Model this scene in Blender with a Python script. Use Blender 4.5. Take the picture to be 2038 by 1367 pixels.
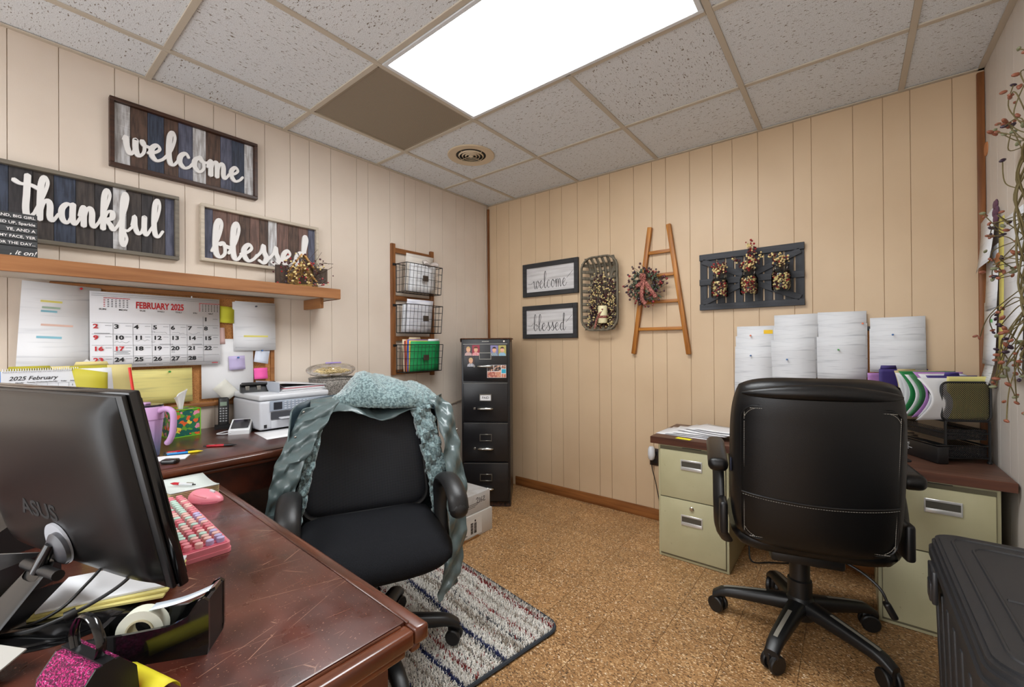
import bpy, bmesh, math, random
import numpy as np
from mathutils import Matrix, Vector, Euler
S = bpy.context.scene
for o in list(bpy.data.objects): bpy.data.objects.remove(o)
COL = S.collection
random.seed(7)
PI = math.pi
# ------------------------------------------------------------------ camera
cd = bpy.data.cameras.new('camera'); cam = bpy.data.objects.new('camera', cd); COL.objects.link(cam)
cd.sensor_width = 36.0; cd.lens = 847.143 / 2038 * 36.0; cd.clip_start = 0.02
cam.matrix_world = Matrix(((0.78173988, 0.00796447, 0.62355378, 2.5544),
                           (0.62356233, 0.00166499, -0.78177186, -2.87),
                           (-0.00726461, 0.9999669, -0.00366476, 1.19223),
                           (0, 0, 0, 1)))
S.camera = cam
# ------------------------------------------------------------------ world, light level
LIGHT = 15.0          # strength of the fluorescent lens panels
W_ = bpy.data.worlds.new('world'); S.world = W_; W_.use_nodes = True
W_.node_tree.nodes['Background'].inputs[0].default_value = (0.97, 0.98, 1.0, 1)
W_.node_tree.nodes['Background'].inputs[1].default_value = 3.2
S.view_settings.view_transform = 'Standard'; S.view_settings.look = 'None'
S.view_settings.gamma = 1.0; S.view_settings.use_curve_mapping = False
S.view_settings.exposure = 0.28

# ------------------------------------------------------------------ helpers
def lin(c):
    r = []
    for v in c[:3]:
        v = v / 255.0
        r.append(v / 12.92 if v <= .04045 else ((v + .055) / 1.055) ** 2.4)
    return (r[0], r[1], r[2], 1.0)
MATS = {}
def mat(name, col=(128, 128, 128), rough=.5, metal=0., var=None, bump=None, spec=.5, coat=0., trans=0., alpha=1., rand=0., emit=None, sheen=0., var2=None, ior=None):
    """var=(col2, scale, stretch, contrast lo, hi) noise mix; bump=(scale, strength, stretch)"""
    if name in MATS: return MATS[name]
    m = bpy.data.materials.new(name); m.use_nodes = True; MATS[name] = m
    nt = m.node_tree; N = nt.nodes; L = nt.links; b = N['Principled BSDF']
    b.inputs['Roughness'].default_value = rough; b.inputs['Metallic'].default_value = metal
    b.inputs['Specular IOR Level'].default_value = spec
    b.inputs['Coat Weight'].default_value = coat; b.inputs['Coat Roughness'].default_value = .08
    b.inputs['Transmission Weight'].default_value = trans; b.inputs['Alpha'].default_value = alpha
    b.inputs['Sheen Weight'].default_value = sheen
    if ior: b.inputs['IOR'].default_value = ior
    b.inputs['Base Color'].default_value = lin(col)
    tc = N.new('ShaderNodeTexCoord')
    def noise(scale, stretch, detail=4):
        mp = N.new('ShaderNodeMapping'); mp.inputs['Scale'].default_value = stretch
        L.new(tc.outputs['Object'], mp.inputs['Vector'])
        if rand:
            oi = N.new('ShaderNodeObjectInfo'); ml = N.new('ShaderNodeMath'); ml.operation = 'MULTIPLY'; ml.inputs[1].default_value = 50
            L.new(oi.outputs['Random'], ml.inputs[0]); L.new(ml.outputs[0], mp.inputs['Location'])
        n = N.new('ShaderNodeTexNoise'); n.inputs['Scale'].default_value = scale; n.inputs['Detail'].default_value = detail
        L.new(mp.outputs[0], n.inputs['Vector']); return n
    out = None
    for k, vv in enumerate((var, var2)):
        if not vv: continue
        c2, sc, st, lo, hi = vv
        n = noise(sc, st); rp = N.new('ShaderNodeMapRange'); rp.inputs[1].default_value = lo; rp.inputs[2].default_value = hi
        L.new(n.outputs['Fac'], rp.inputs[0]); mx = N.new('ShaderNodeMix'); mx.data_type = 'RGBA'
        L.new(rp.outputs[0], mx.inputs[0])
        if out is None: mx.inputs[6].default_value = lin(col)
        else: L.new(out, mx.inputs[6])
        mx.inputs[7].default_value = lin(c2); out = mx.outputs[2]
    if rand:
        oi = N.new('ShaderNodeObjectInfo'); mr = N.new('ShaderNodeMapRange'); mr.inputs[3].default_value = 1 - rand; mr.inputs[4].default_value = 1 + rand
        L.new(oi.outputs['Random'], mr.inputs[0]); hs = N.new('ShaderNodeHueSaturation'); L.new(mr.outputs[0], hs.inputs['Value'])
        if out is None: hs.inputs['Color'].default_value = lin(col)
        else: L.new(out, hs.inputs['Color'])
        out = hs.outputs[0]
    if out is not None: L.new(out, b.inputs['Base Color'])
    if bump:
        sc, stg, st = bump; n = noise(sc, st, 3); bp = N.new('ShaderNodeBump'); bp.inputs['Strength'].default_value = stg; bp.inputs['Distance'].default_value = .004
        L.new(n.outputs['Fac'], bp.inputs['Height']); L.new(bp.outputs[0], b.inputs['Normal'])
    if emit:
        b.inputs['Emission Color'].default_value = lin(emit[0]); b.inputs['Emission Strength'].default_value = emit[1]
    return m
def wood(name, c1, c2, axis=0, scale=40, rough=.45, coat=0., rand=0., bump=.15, spec=.4):
    st = [1, 1, 1]; st[axis] = .06
    return mat(name, c1, rough, var=(c2, scale, tuple(st), .35, .68), bump=(scale * 2, bump, tuple(st)), coat=coat, rand=rand, spec=spec)

class G:
    """collects shapes into one mesh"""
    def __init__(s): s.bm = bmesh.new(); s.M = None; s.mi = 0
    def _fin(s, vs, fs=None):
        if s.M is not None: bmesh.ops.transform(s.bm, matrix=s.M, verts=vs)
        if s.mi:
            for f in (fs if fs is not None else {f for v in vs for f in v.link_faces}): f.material_index = s.mi
    def box(s, c, sz, b=0., rot=None, seg=2):
        M = Matrix.Translation(c)
        if rot is not None: M = M @ (rot if isinstance(rot, Matrix) else Euler(rot).to_matrix().to_4x4())
        M = M @ Matrix.Diagonal((sz[0], sz[1], sz[2], 1))
        vs = bmesh.ops.create_cube(s.bm, size=1, matrix=M)['verts']
        if b > 0:
            es = list({e for v in vs for e in v.link_edges})
            r = bmesh.ops.bevel(s.bm, geom=es, offset=b, segments=seg, affect='EDGES', profile=.5, clamp_overlap=True)
            vs = list({v for f in r['faces'] for v in f.verts} | {v for v in vs if v.is_valid})
            vs = list({v for v in vs} | {w for v in vs for f in v.link_faces for w in f.verts})
        s._fin(vs); return s
    def bx(s, x0, x1, y0, y1, z0, z1, b=0., seg=2):
        return s.box(((x0 + x1) / 2, (y0 + y1) / 2, (z0 + z1) / 2), (abs(x1 - x0), abs(y1 - y0), abs(z1 - z0)), b, None, seg)
    def mesh(s, vs, fs):
        v = [s.bm.verts.new(p) for p in vs]; out = []
        for f in fs:
            try: out.append(s.bm.faces.new([v[i] for i in f]))
            except ValueError: pass
        s._fin(v, out); return s
    def cyl(s, p0, p1, r, r1=None, n=16, caps=True):
        return s.tube([p0, p1], [r, r if r1 is None else r1], n, caps=caps)
    def tube(s, pts, r, n=8, closed=False, caps=True, flat=1.0, ref=None):
        P = [Vector(p) for p in pts]; k = len(P); rr = r if isinstance(r, (list, tuple)) else [r] * k
        vs = []; prev = None
        for i in range(k):
            if closed: t = (P[(i + 1) % k] - P[i - 1])
            else: t = (P[min(i + 1, k - 1)] - P[max(i - 1, 0)])
            if t.length < 1e-9: t = Vector((0, 0, 1))
            t.normalize()
            if prev is None:
                a = Vector(ref) if ref else (Vector((0, 0, 1)) if abs(t.z) < .9 else Vector((1, 0, 0))); u = t.cross(a).normalized()
            else:
                u = prev - t * prev.dot(t)
                if u.length < 1e-6: u = t.orthogonal()
                u.normalize()
            prev = u; w = t.cross(u)
            for j in range(n):
                an = 2 * PI * j / n; vs.append(P[i] + u * (math.cos(an) * rr[i]) + w * (math.sin(an) * rr[i] * flat))
        fs = []
        for i in range(k if closed else k - 1):
            for j in range(n):
                a = i * n + j; b = i * n + (j + 1) % n; c = ((i + 1) % k) * n + (j + 1) % n; d = ((i + 1) % k) * n + j
                fs.append((a, b, c, d))
        if caps and not closed:
            fs.append(tuple(range(n))[::-1]); fs.append(tuple((k - 1) * n + j for j in range(n)))
        return s.mesh(vs, fs)
    def lathe(s, prof, n=24, c=(0, 0, 0), caps=True):
        vs = []; fs = []; k = len(prof)
        for (r, z) in prof:
            for j in range(n):
                a = 2 * PI * j / n; vs.append((c[0] + r * math.cos(a), c[1] + r * math.sin(a), c[2] + z))
        for i in range(k - 1):
            for j in range(n):
                fs.append((i * n + j, i * n + (j + 1) % n, (i + 1) * n + (j + 1) % n, (i + 1) * n + j))
        if caps: fs.append(tuple(range(n))[::-1]); fs.append(tuple((k - 1) * n + j for j in range(n)))
        return s.mesh(vs, fs)
    def prism(s, poly, t0, t1, ax='y'):
        """polygon in the plane across ax, extruded from t0 to t1. ax y: (x,z); z: (x,y); x: (y,z)"""
        n = len(poly)
        f = {'y': lambda p, t: (p[0], t, p[1]), 'z': lambda p, t: (p[0], p[1], t), 'x': lambda p, t: (t, p[0], p[1])}[ax]
        vs = [f(p, t0) for p in poly] + [f(p, t1) for p in poly]
        fs = [tuple(range(n)), tuple(range(2 * n - 1, n - 1, -1))] + [(i, i + n, (i + 1) % n + n, (i + 1) % n) for i in range(n)]
        return s.mesh(vs, fs)
    def ball(s, c, r, n=8, m=5, sc=(1, 1, 1)):
        vs = [(c[0], c[1], c[2] - r * sc[2])]; fs = []
        for i in range(1, m):
            a = -PI / 2 + PI * i / m
            for j in range(n):
                b = 2 * PI * j / n; vs.append((c[0] + r * sc[0] * math.cos(a) * math.cos(b), c[1] + r * sc[1] * math.cos(a) * math.sin(b), c[2] + r * sc[2] * math.sin(a)))
        vs.append((c[0], c[1], c[2] + r * sc[2])); t = len(vs) - 1
        for j in range(n): fs.append((0, 1 + (j + 1) % n, 1 + j)); fs.append((t, t - n + j, t - n + (j + 1) % n))
        for i in range(m - 2):
            for j in range(n): fs.append((1 + i * n + j, 1 + i * n + (j + 1) % n, 1 + (i + 1) * n + (j + 1) % n, 1 + (i + 1) * n + j))
        return s.mesh(vs, fs)
    def grid(s, f, nu, nv, cu=False, cv=False):
        vs = [f(i / (nu if cu else nu - 1), j / (nv if cv else nv - 1)) for i in range(nu) for j in range(nv)]; fs = []
        for i in range(nu if cu else nu - 1):
            for j in range(nv if cv else nv - 1):
                fs.append((i * nv + j, ((i + 1) % nu) * nv + j, ((i + 1) % nu) * nv + (j + 1) % nv, i * nv + (j + 1) % nv))
        return s.mesh(vs, fs)
    def ribbon(s, pts, hw, y0, y1, step=8e-6):
        """flat stroke in the xz plane with half widths hw, from y0 (back) to y1 (front); the front creeps forward along the stroke"""
        n = len(pts); Lp = []; Rp = []
        for i in range(n):
            a = pts[max(i - 1, 0)]; b = pts[min(i + 1, n - 1)]; dx, dz = b[0] - a[0], b[1] - a[1]; l = math.hypot(dx, dz) or 1
            nx, nz = -dz / l * hw[i], dx / l * hw[i]; Lp.append((pts[i][0] + nx, pts[i][1] + nz)); Rp.append((pts[i][0] - nx, pts[i][1] - nz))
        for i in (0, n - 1):
            a = pts[i]; b = pts[1] if i == 0 else pts[n - 2]; dx, dz = a[0] - b[0], a[1] - b[1]; l = math.hypot(dx, dz) or 1; dx, dz = dx / l, dz / l
            cap = [(a[0] + hw[i] * (dx * math.cos(t) - dz * math.sin(t)), a[1] + hw[i] * (dz * math.cos(t) + dx * math.sin(t))) for t in (-PI / 3, 0, PI / 3)]
            k = [cap[0], cap[1], cap[2]]
            if i == 0: pre = k
            else: post = k
        yy = [y1 - step * i for i in range(n)]
        vs = [(p[0], yy[i], p[1]) for i, p in enumerate(Lp)] + [(p[0], yy[i], p[1]) for i, p in enumerate(Rp)] + [(p[0], y0, p[1]) for p in Lp] + [(p[0], y0, p[1]) for p in Rp]
        fs = []
        for i in range(n - 1):
            fs += [(i, i + 1, n + i + 1, n + i), (2 * n + i, i, i + 1, 2 * n + i + 1)[::-1], (n + i, n + i + 1, 3 * n + i + 1, 3 * n + i)[::-1], (2 * n + i, 3 * n + i, 3 * n + i + 1, 2 * n + i + 1)]
        m0 = len(vs)
        vs += [(p[0], yy[0], p[1]) for p in pre] + [(p[0], y0, p[1]) for p in pre] + [(p[0], yy[-1], p[1]) for p in post] + [(p[0], y0, p[1]) for p in post]
        a = [0, m0 + 2, m0 + 1, m0, n]; b = [2 * n, m0 + 5, m0 + 4, m0 + 3, 3 * n]
        # order cap points from the left side to the right side
        def near(q, r): return math.hypot(vs[q][0] - vs[r][0], vs[q][2] - vs[r][2])
        if near(0, m0) < near(0, m0 + 2): a[1], a[3], b[1], b[3] = a[3], a[1], b[3], b[1]
        fs += [tuple(a)] + [(a[k], a[k + 1], b[k + 1], b[k]) for k in range(4)] + [tuple(b)]
        c = [n - 1, m0 + 8, m0 + 7, m0 + 6, 2 * n - 1]; d = [3 * n - 1, m0 + 11, m0 + 10, m0 + 9, 4 * n - 1]
        if near(n - 1, m0 + 6) < near(n - 1, m0 + 8): c[1], c[3], d[1], d[3] = c[3], c[1], d[3], d[1]
        fs += [tuple(c)] + [(c[k], c[k + 1], d[k + 1], d[k]) for k in range(4)] + [tuple(d)]
        return s.mesh(vs, fs)
    def text(s, t, size, at, depth=.0004, align='CENTER', M=None, bold=0., shear=0., sx=1.):
        """letters standing in the xz plane, facing -y, baseline start at `at`; M overrides the placing"""
        me = text_mesh(t, align, bold, shear)
        k0 = len(s.bm.verts); s.bm.from_mesh(me); s.bm.verts.ensure_lookup_table(); vs = s.bm.verts[k0:]
        B = M if M is not None else (Matrix.Translation(at) @ Matrix.Rotation(PI / 2, 4, 'X'))
        bmesh.ops.transform(s.bm, matrix=B @ Matrix.Diagonal((size * sx, size, depth * 50, 1)), verts=vs)
        s._fin(vs); return s
    def build(s, name, m=None, parent=None, smooth=True, ang=38, solid=0., subsurf=0, disp=None):
        me = bpy.data.meshes.new(name)
        bmesh.ops.recalc_face_normals(s.bm, faces=s.bm.faces); s.bm.to_mesh(me); s.bm.free()
        for q in (m if isinstance(m, (list, tuple)) else [m]):
            if q: me.materials.append(q)
        if smooth and len(me.polygons):
            me.polygons.foreach_set('use_smooth', [True] * len(me.polygons)); me.set_sharp_from_angle(angle=math.radians(ang))
        o = bpy.data.objects.new(name, me); COL.objects.link(o)
        if parent: o.parent = parent
        if solid:
            q = o.modifiers.new('solid', 'SOLIDIFY'); q.thickness = solid; q.offset = 0
        if subsurf:
            q = o.modifiers.new('sub', 'SUBSURF'); q.levels = q.render_levels = subsurf
        if disp:
            tx = bpy.data.textures.new(name, 'CLOUDS'); tx.noise_scale = disp[0]
            q = o.modifiers.new('disp', 'DISPLACE'); q.texture = tx; q.strength = disp[1]; q.texture_coords = 'LOCAL'
        return o
_TX = {}
def text_mesh(t, align, bold, shear):
    k = (t, align, bold, shear)
    if k not in _TX:
        c = bpy.data.curves.new('txt', 'FONT'); c.body = t; c.size = 1; c.align_x = align; c.extrude = .01; c.offset = bold; c.shear = shear; c.resolution_u = 3
        o = bpy.data.objects.new('txt', c); COL.objects.link(o)
        dg = bpy.context.evaluated_depsgraph_get(); _TX[k] = bpy.data.meshes.new_from_object(o.evaluated_get(dg))
        bpy.data.objects.remove(o); bpy.data.curves.remove(c)
    return _TX[k]
def tag(o, label=None, cat=None, group=None, kind=None):
    if label: o['label'] = label
    if cat: o['category'] = cat
    if group: o['group'] = group
    if kind: o['kind'] = kind
    return o
def thing(name, label, cat, loc=(0, 0, 0), rz=0., group=None, rot=None):
    o = bpy.data.objects.new(name, None); o.empty_display_size = .05; COL.objects.link(o)
    o.location = loc; o.rotation_euler = rot if rot else (0, 0, rz); return tag(o, label, cat, group)
def solo(g, name, m, label, cat, loc=(0, 0, 0), rz=0., group=None, rot=None, **k):
    o = g.build(name, m, None, **k); o.location = loc; o.rotation_euler = rot if rot else (0, 0, rz); return tag(o, label, cat, group)
def struct(g, name, m, parent=None, **k):
    o = g.build(name, m, parent, **k)
    if parent is None: o['kind'] = 'structure'
    return o
def dup(o, parent=None):
    c = o.copy(); COL.objects.link(c); c.parent = parent
    for ch in list(o.children): dup(ch, c)
    return c
LW, BW, RW = PI / 2, 0.0, -PI / 2     # turn of a thing hung on the left, back, right wall (local -y faces the room)
def spline(pts, n=8, closed=False):
    P = [np.array(p, float) for p in pts]; k = len(P); out = []
    for i in range(k if closed else k - 1):
        g = (lambda q: P[q % k]) if closed else (lambda q: P[max(0, min(k - 1, q))])
        a, b, c, d = g(i - 1), g(i), g(i + 1), g(i + 2)
        for j in range(n):
            t = j / n; out.append(tuple(.5 * (2 * b + (c - a) * t + (2 * a - 5 * b + 4 * c - d) * t * t + (3 * b - a - 3 * c + d) * t ** 3)))
    if not closed: out.append(tuple(P[-1]))
    return out
def rrect(w, h, r, n=5, cx=0, cy=0):
    o = []
    for (sx, sy, a0) in ((1, 1, 0), (-1, 1, 90), (-1, -1, 180), (1, -1, 270)):
        for k in range(n + 1):
            a = math.radians(a0 + 90 * k / n); o.append((cx + sx * (w / 2 - r) + r * math.cos(a), cy + sy * (h / 2 - r) + r * math.sin(a)))
    return o
# brush script, x height 1; every stroke a list of points
GL = {
 'e': (.86, [[(0, .35), (.35, .5), (.6, .78), (.45, 1.0), (.2, .72), (.18, .3), (.42, 0), (.72, .15), (.92, .42)]]),
 'l': (.66, [[(0, .3), (.35, .95), (.55, 1.75), (.45, 2.15), (.28, 1.8), (.22, .7), (.3, .1), (.48, 0), (.72, .35)]]),
 'c': (.82, [[(.66, .78), (.5, 1.0), (.22, .75), (.16, .3), (.42, 0), (.7, .15), (.88, .42)]]),
 'o': (.95, [[(.5, 1.0), (.22, .75), (.18, .3), (.45, 0), (.72, .3), (.7, .75), (.48, 1.0)], [(.5, 1.0), (.62, .78), (.85, .74), (1.02, .85)]]),
 'm': (1.32, [[(0, .5), (.1, .92), (.2, .95), (.2, .5), (.2, 0)], [(.2, .1), (.32, .75), (.48, 1.0), (.58, .8), (.58, 0)], [(.58, .1), (.72, .8), (.88, 1.0), (.98, .75), (.98, .2), (1.1, 0), (1.36, .38)]]),
 'n': (.94, [[(0, .5), (.1, .92), (.2, .95), (.2, .5), (.2, 0)], [(.2, .1), (.32, .75), (.48, 1.0), (.6, .75), (.6, .2), (.72, 0), (.98, .38)]]),
 'w': (1.2, [[(0, .8), (.1, 1.0), (.14, .5), (.3, 0), (.5, .25), (.58, .95)], [(.58, .95), (.58, .4), (.72, 0), (.98, .3), (1.02, .85), (.92, 1.02), (.98, .78), (1.26, .72)]]),
 't': (.7, [[(.4, 2.05), (.36, 1.2), (.32, .4), (.42, 0), (.74, .32)], [(-.15, 1.72), (.1, 1.6), (.5, 1.62), (.85, 1.5)]]),
 'h': (.98, [[(0, .3), (.35, 1.15), (.55, 1.85), (.42, 2.15), (.27, 1.75), (.22, .8), (.2, 0)], [(.2, .1), (.36, .8), (.54, 1.0), (.65, .75), (.64, .2), (.76, 0), (1.02, .38)]]),
 'a': (1.0, [[(.68, .85), (.45, 1.0), (.2, .7), (.2, .22), (.4, 0), (.6, .3), (.7, .95)], [(.7, 1.0), (.68, .25), (.8, 0), (1.04, .38)]]),
 'k': (.98, [[(0, .3), (.35, 1.15), (.55, 1.85), (.42, 2.15), (.27, 1.75), (.22, .8), (.2, 0)], [(.22, .4), (.42, .92), (.66, .98), (.66, .65), (.34, .5)], [(.34, .5), (.58, .25), (.74, 0), (1.02, .38)]]),
 'f': (.74, [[(0, .3), (.35, 1.15), (.5, 1.9), (.38, 2.15), (.26, 1.7), (.2, .5), (.18, -.5), (.3, -.8), (.44, -.4), (.3, .05), (.5, .08), (.78, .38)]]),
 'u': (1.0, [[(0, .45), (.12, .98), (.15, .4), (.34, 0), (.56, .25), (.68, 1.0)], [(.68, 1.0), (.67, .25), (.8, 0), (1.04, .38)]]),
 'b': (.86, [[(0, .3), (.34, 1.15), (.5, 1.9), (.38, 2.15), (.22, 1.7), (.18, .4), (.38, 0), (.66, .25), (.62, .82), (.4, .75)], [(.64, .7), (.9, .62)]]),
 's': (.74, [[(0, .3), (.28, .65), (.42, 1.1), (.46, .72), (.62, .32), (.44, 0), (.18, .12)], [(.44, .0), (.78, .38)]]),
 'd': (1.05, [[(.68, .85), (.45, 1.0), (.2, .7), (.2, .22), (.4, 0), (.62, .3), (.76, 1.2), (.9, 1.9), (.78, 2.15), (.7, 1.7), (.66, .3), (.82, 0), (1.1, .38)]]),
}
def script_word(g, word, cx, cz, width, height, y0, y1, thick=.13, thin=.05, dip=0.):
    strokes = []; x = 0
    for ch in word:
        adv, st = GL[ch]
        for p in st: strokes.append([(x + a, b) for a, b in p])
        x += adv
    xs = [p[0] for st in strokes for p in st]; zs = [p[1] for st in strokes for p in st]
    sx = width / (max(xs) - min(xs)); sz = height / (max(zs) - min(zs)); mx = (max(xs) + min(xs)) / 2; mz = (max(zs) + min(zs)) / 2
    for si, st in enumerate(strokes):
        q = [(cx + (a - mx) * sx, cz + (b - mz) * sz + dip * (a - mx) / (max(xs) - mx)) for a, b in spline(st, 6)]
        hw = []
        for i in range(len(q)):
            a = q[max(i - 1, 0)]; b = q[min(i + 1, len(q) - 1)]; l = math.hypot(b[0] - a[0], b[1] - a[1]) or 1
            hw.append((thin + (thick - thin) * max(0, -(b[1] - a[1]) / l) ** .8) * sx)
        for _ in range(2): hw = [(hw[max(i - 1, 0)] + hw[i] + hw[min(i + 1, len(hw) - 1)]) / 3 for i in range(len(hw))]
        g.ribbon(q, hw, y0, y1 - .0003 * (si % 4), 1e-5 if y0 - y1 > .005 else 2e-6)
    return g
def sheet(g, w, h, cx=0, cz=0, y=0., curl=0., rot=0., n=5):
    """paper in the xz plane facing -y; its lower edge lifts by curl"""
    c, s_ = math.cos(rot), math.sin(rot)
    def f(u, v):
        a, b = (u - .5) * w, (v - .5) * h; return (cx + a * c - b * s_, y - curl * (1 - v) ** 2 * (.7 + .3 * math.sin(3 * u)), cz + a * s_ + b * c)
    return g.grid(f, 3, n)

# ------------------------------------------------------------------ common materials
M_black_plastic = mat('black plastic', (22, 22, 23), .38, bump=(900, .06, (1, 1, 1)))
M_black_gloss = mat('glossy black plastic', (16, 16, 17), .12, coat=.4)
M_chrome = mat('chrome', (205, 205, 200), .18, 1.)
M_steel = mat('brushed steel', (150, 148, 142), .34, 1.)
M_white_paper = mat('white paper', (226, 226, 228), .75, bump=(60, .04, (1, 1, 1)))
M_white = mat('white plastic', (214, 216, 220), .4)
M_red = mat('red print', (196, 32, 40), .6); M_ink = mat('black print', (26, 26, 30), .6); M_grey_ink = mat('grey print', (120, 122, 128), .7)
M_cherry = mat('cherry desk wood', (74, 33, 20), .3, var=(( 44, 19, 12), 14, (.25, 1.6, 1.6), .35, .7), bump=(180, .04, (.1, 1, 1)), coat=.25, spec=.5, var2=((92, 46, 30), 5, (1, 1, 1), .45, .8))
M_oak = wood('oak trim', (140, 88, 48), (104, 62, 32), 2, 45)
M_oak_x = wood('oak board', (164, 112, 66), (126, 80, 44), 0, 45)
def printed(name, base, lines, scale=38., strength=.55, density=.48):
    """paper with soft rows of unreadable type"""
    if name in MATS: return MATS[name]
    m = mat(name, base, .75); nt = m.node_tree; N = nt.nodes; L = nt.links; b = N['Principled BSDF']
    tc = N.new('ShaderNodeTexCoord'); mp = N.new('ShaderNodeMapping'); mp.inputs['Scale'].default_value = (.16, .16, 2.4); L.new(tc.outputs['Object'], mp.inputs[0])
    n = N.new('ShaderNodeTexNoise'); n.inputs['Scale'].default_value = scale; n.inputs['Detail'].default_value = 2; L.new(mp.outputs[0], n.inputs[0])
    r = N.new('ShaderNodeMapRange'); r.inputs[1].default_value = density; r.inputs[2].default_value = density + .22; r.inputs[4].default_value = strength; L.new(n.outputs['Fac'], r.inputs[0])
    mx = N.new('ShaderNodeMix'); mx.data_type = 'RGBA'; mx.inputs[6].default_value = lin(base); mx.inputs[7].default_value = lin(lines); L.new(r.outputs[0], mx.inputs[0]); L.new(mx.outputs[2], b.inputs['Base Color'])
    return m
M_print = printed('printed sheet', (222, 223, 226), (128, 132, 140), 46, .42, .54)
M_print_light = printed('lightly printed sheet', (224, 225, 228), (150, 154, 162), 30, .4, .56)

# ------------------------------------------------------------------ room shell
RX, RY, RH = 3.038, -4.6, 2.443
T = .6096; GA, GB = .3181, .5495
# floor
def floor_tile_mat():
    m = mat('cork vinyl tile', (172, 124, 76), .42, spec=.4); nt = m.node_tree; N = nt.nodes; L = nt.links; b = N['Principled BSDF']
    tc = N.new('ShaderNodeTexCoord'); oi = N.new('ShaderNodeObjectInfo'); ad = N.new('ShaderNodeVectorMath'); ad.operation = 'ADD'
    cb = N.new('ShaderNodeCombineXYZ'); ml = N.new('ShaderNodeMath'); ml.operation = 'MULTIPLY'; ml.inputs[1].default_value = 37
    L.new(oi.outputs['Random'], ml.inputs[0]); L.new(ml.outputs[0], cb.inputs[0]); L.new(ml.outputs[0], cb.inputs[2]); L.new(tc.outputs['Object'], ad.inputs[0]); L.new(cb.outputs[0], ad.inputs[1])
    mp = N.new('ShaderNodeMapping'); mp.inputs['Scale'].default_value = (1, 1.7, 1); mp.inputs['Rotation'].default_value = (0, 0, .5); L.new(ad.outputs[0], mp.inputs[0])
    v = N.new('ShaderNodeTexVoronoi'); v.inputs['Scale'].default_value = 170; L.new(mp.outputs[0], v.inputs['Vector'])
    sp = N.new('ShaderNodeSeparateColor'); L.new(v.outputs['Color'], sp.inputs[0])
    cr = N.new('ShaderNodeValToRGB'); e = cr.color_ramp; e.interpolation = 'CONSTANT'
    stops = [(0, (84, 62, 42)), (.08, (134, 98, 62)), (.3, (164, 122, 78)), (.62, (180, 138, 92)), (.87, (210, 174, 128)), (.97, (236, 214, 182))]
    e.elements[0].color = lin(stops[0][1]); e.elements[1].position = stops[1][0]; e.elements[1].color = lin(stops[1][1])
    for p, c in stops[2:]: q = e.elements.new(p); q.color = lin(c)
    L.new(sp.outputs[0], cr.inputs[0])
    n = N.new('ShaderNodeTexNoise'); n.inputs['Scale'].default_value = 3.2; n.inputs['Detail'].default_value = 5; L.new(ad.outputs[0], n.inputs[0])
    mr = N.new('ShaderNodeMapRange'); mr.inputs[1].default_value = .3; mr.inputs[2].default_value = .7; mr.inputs[3].default_value = .84; mr.inputs[4].default_value = 1.1; L.new(n.outputs[0], mr.inputs[0])
    hs = N.new('ShaderNodeHueSaturation'); L.new(mr.outputs[0], hs.inputs['Value']); L.new(cr.outputs[0], hs.inputs['Color']); L.new(hs.outputs[0], b.inputs['Base Color'])
    return m
M_tile = floor_tile_mat()
g = G(); g.bx(-.15, RX + .15, RY - .1, .15, -.12, -.004); FLOOR = struct(g, 'floor', mat('tile joint', (66, 46, 30), .8), smooth=False)
FT = .2286
xs = [0] + [.11 + i * FT for i in range(13)] + [RX]
ys = [0] + [-.036 - i * FT for i in range(20)] + [RY]
ys = [y for y in ys if y >= RY]
tmesh = {}
for i in range(len(xs) - 1):
    for j in range(len(ys) - 1):
        w, h = round(xs[i + 1] - xs[i], 4), round(ys[j] - ys[j + 1], 4)
        if h < .005 or w < .005: continue
        if (w, h) not in tmesh:
            g = G(); g.bx(-w / 2 + .0005, w / 2 - .0005, -h / 2 + .0005, h / 2 - .0005, -.004, 0, .0006, 1); o = g.build('floor_tile', M_tile, FLOOR); tmesh[(w, h)] = o.data
        else:
            o = bpy.data.objects.new('floor_tile', tmesh[(w, h)]); COL.objects.link(o); o.parent = FLOOR
        o.location = ((xs[i] + xs[i + 1]) / 2, (ys[j] + ys[j + 1]) / 2, 0)
# walls: grooved boards over a backing
def wall(name, length, edges, m, groove, loc, rz):
    g = G(); g.bx(-.1, length + .1, .005, .1, -.004, RH + .1); w = struct(g, name, groove, smooth=False); w.location = loc; w.rotation_euler = (0, 0, rz)
    e = [0] + sorted(x for x in edges if .01 < x < length - .01) + [length]
    for a, b in zip(e, e[1:]):
        g = G(); g.bx(a + .0009, b - .0009, 0, .006, -.003, RH, .0008, 1); o = g.build('wall_board', m, w)
    return w
M_wall_left = mat('cream painted panelling', (216, 203, 189), .5, var=((206, 191, 176), 2.2, (1, 1, 1), .4, .75), bump=(260, .05, (1, 1, .4)), spec=.35)
M_wall_back = mat('tan painted panelling', (206, 180, 148), .42, var=((195, 168, 136), 2.0, (1, 1, 1), .4, .75), bump=(260, .05, (1, 1, .4)), spec=.4)
M_wall_right = mat('pale grey beige panelling', (206, 198, 189), .5, var=((196, 186, 176), 2.0, (1, 1, 1), .4, .75), bump=(260, .05, (1, 1, .4)), spec=.35)
M_groove = mat('cream groove', (205, 184, 155), .7); M_groove_b = mat('tan groove', (196, 166, 128), .7); M_groove_r = mat('pale groove', (222, 214, 206), .7)
bgr = [.1, .24, .372, .521, .662, .775, .917, 1.091, 1.186, 1.367, 1.495, 1.59, 1.744, 1.881, 1.994, 2.131, 2.306, 2.389, 2.568, 2.687, 2.789, 2.935]
wall('wall_back', RX, bgr, M_wall_back, M_groove_b, (0, 0, 0), 0)
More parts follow.
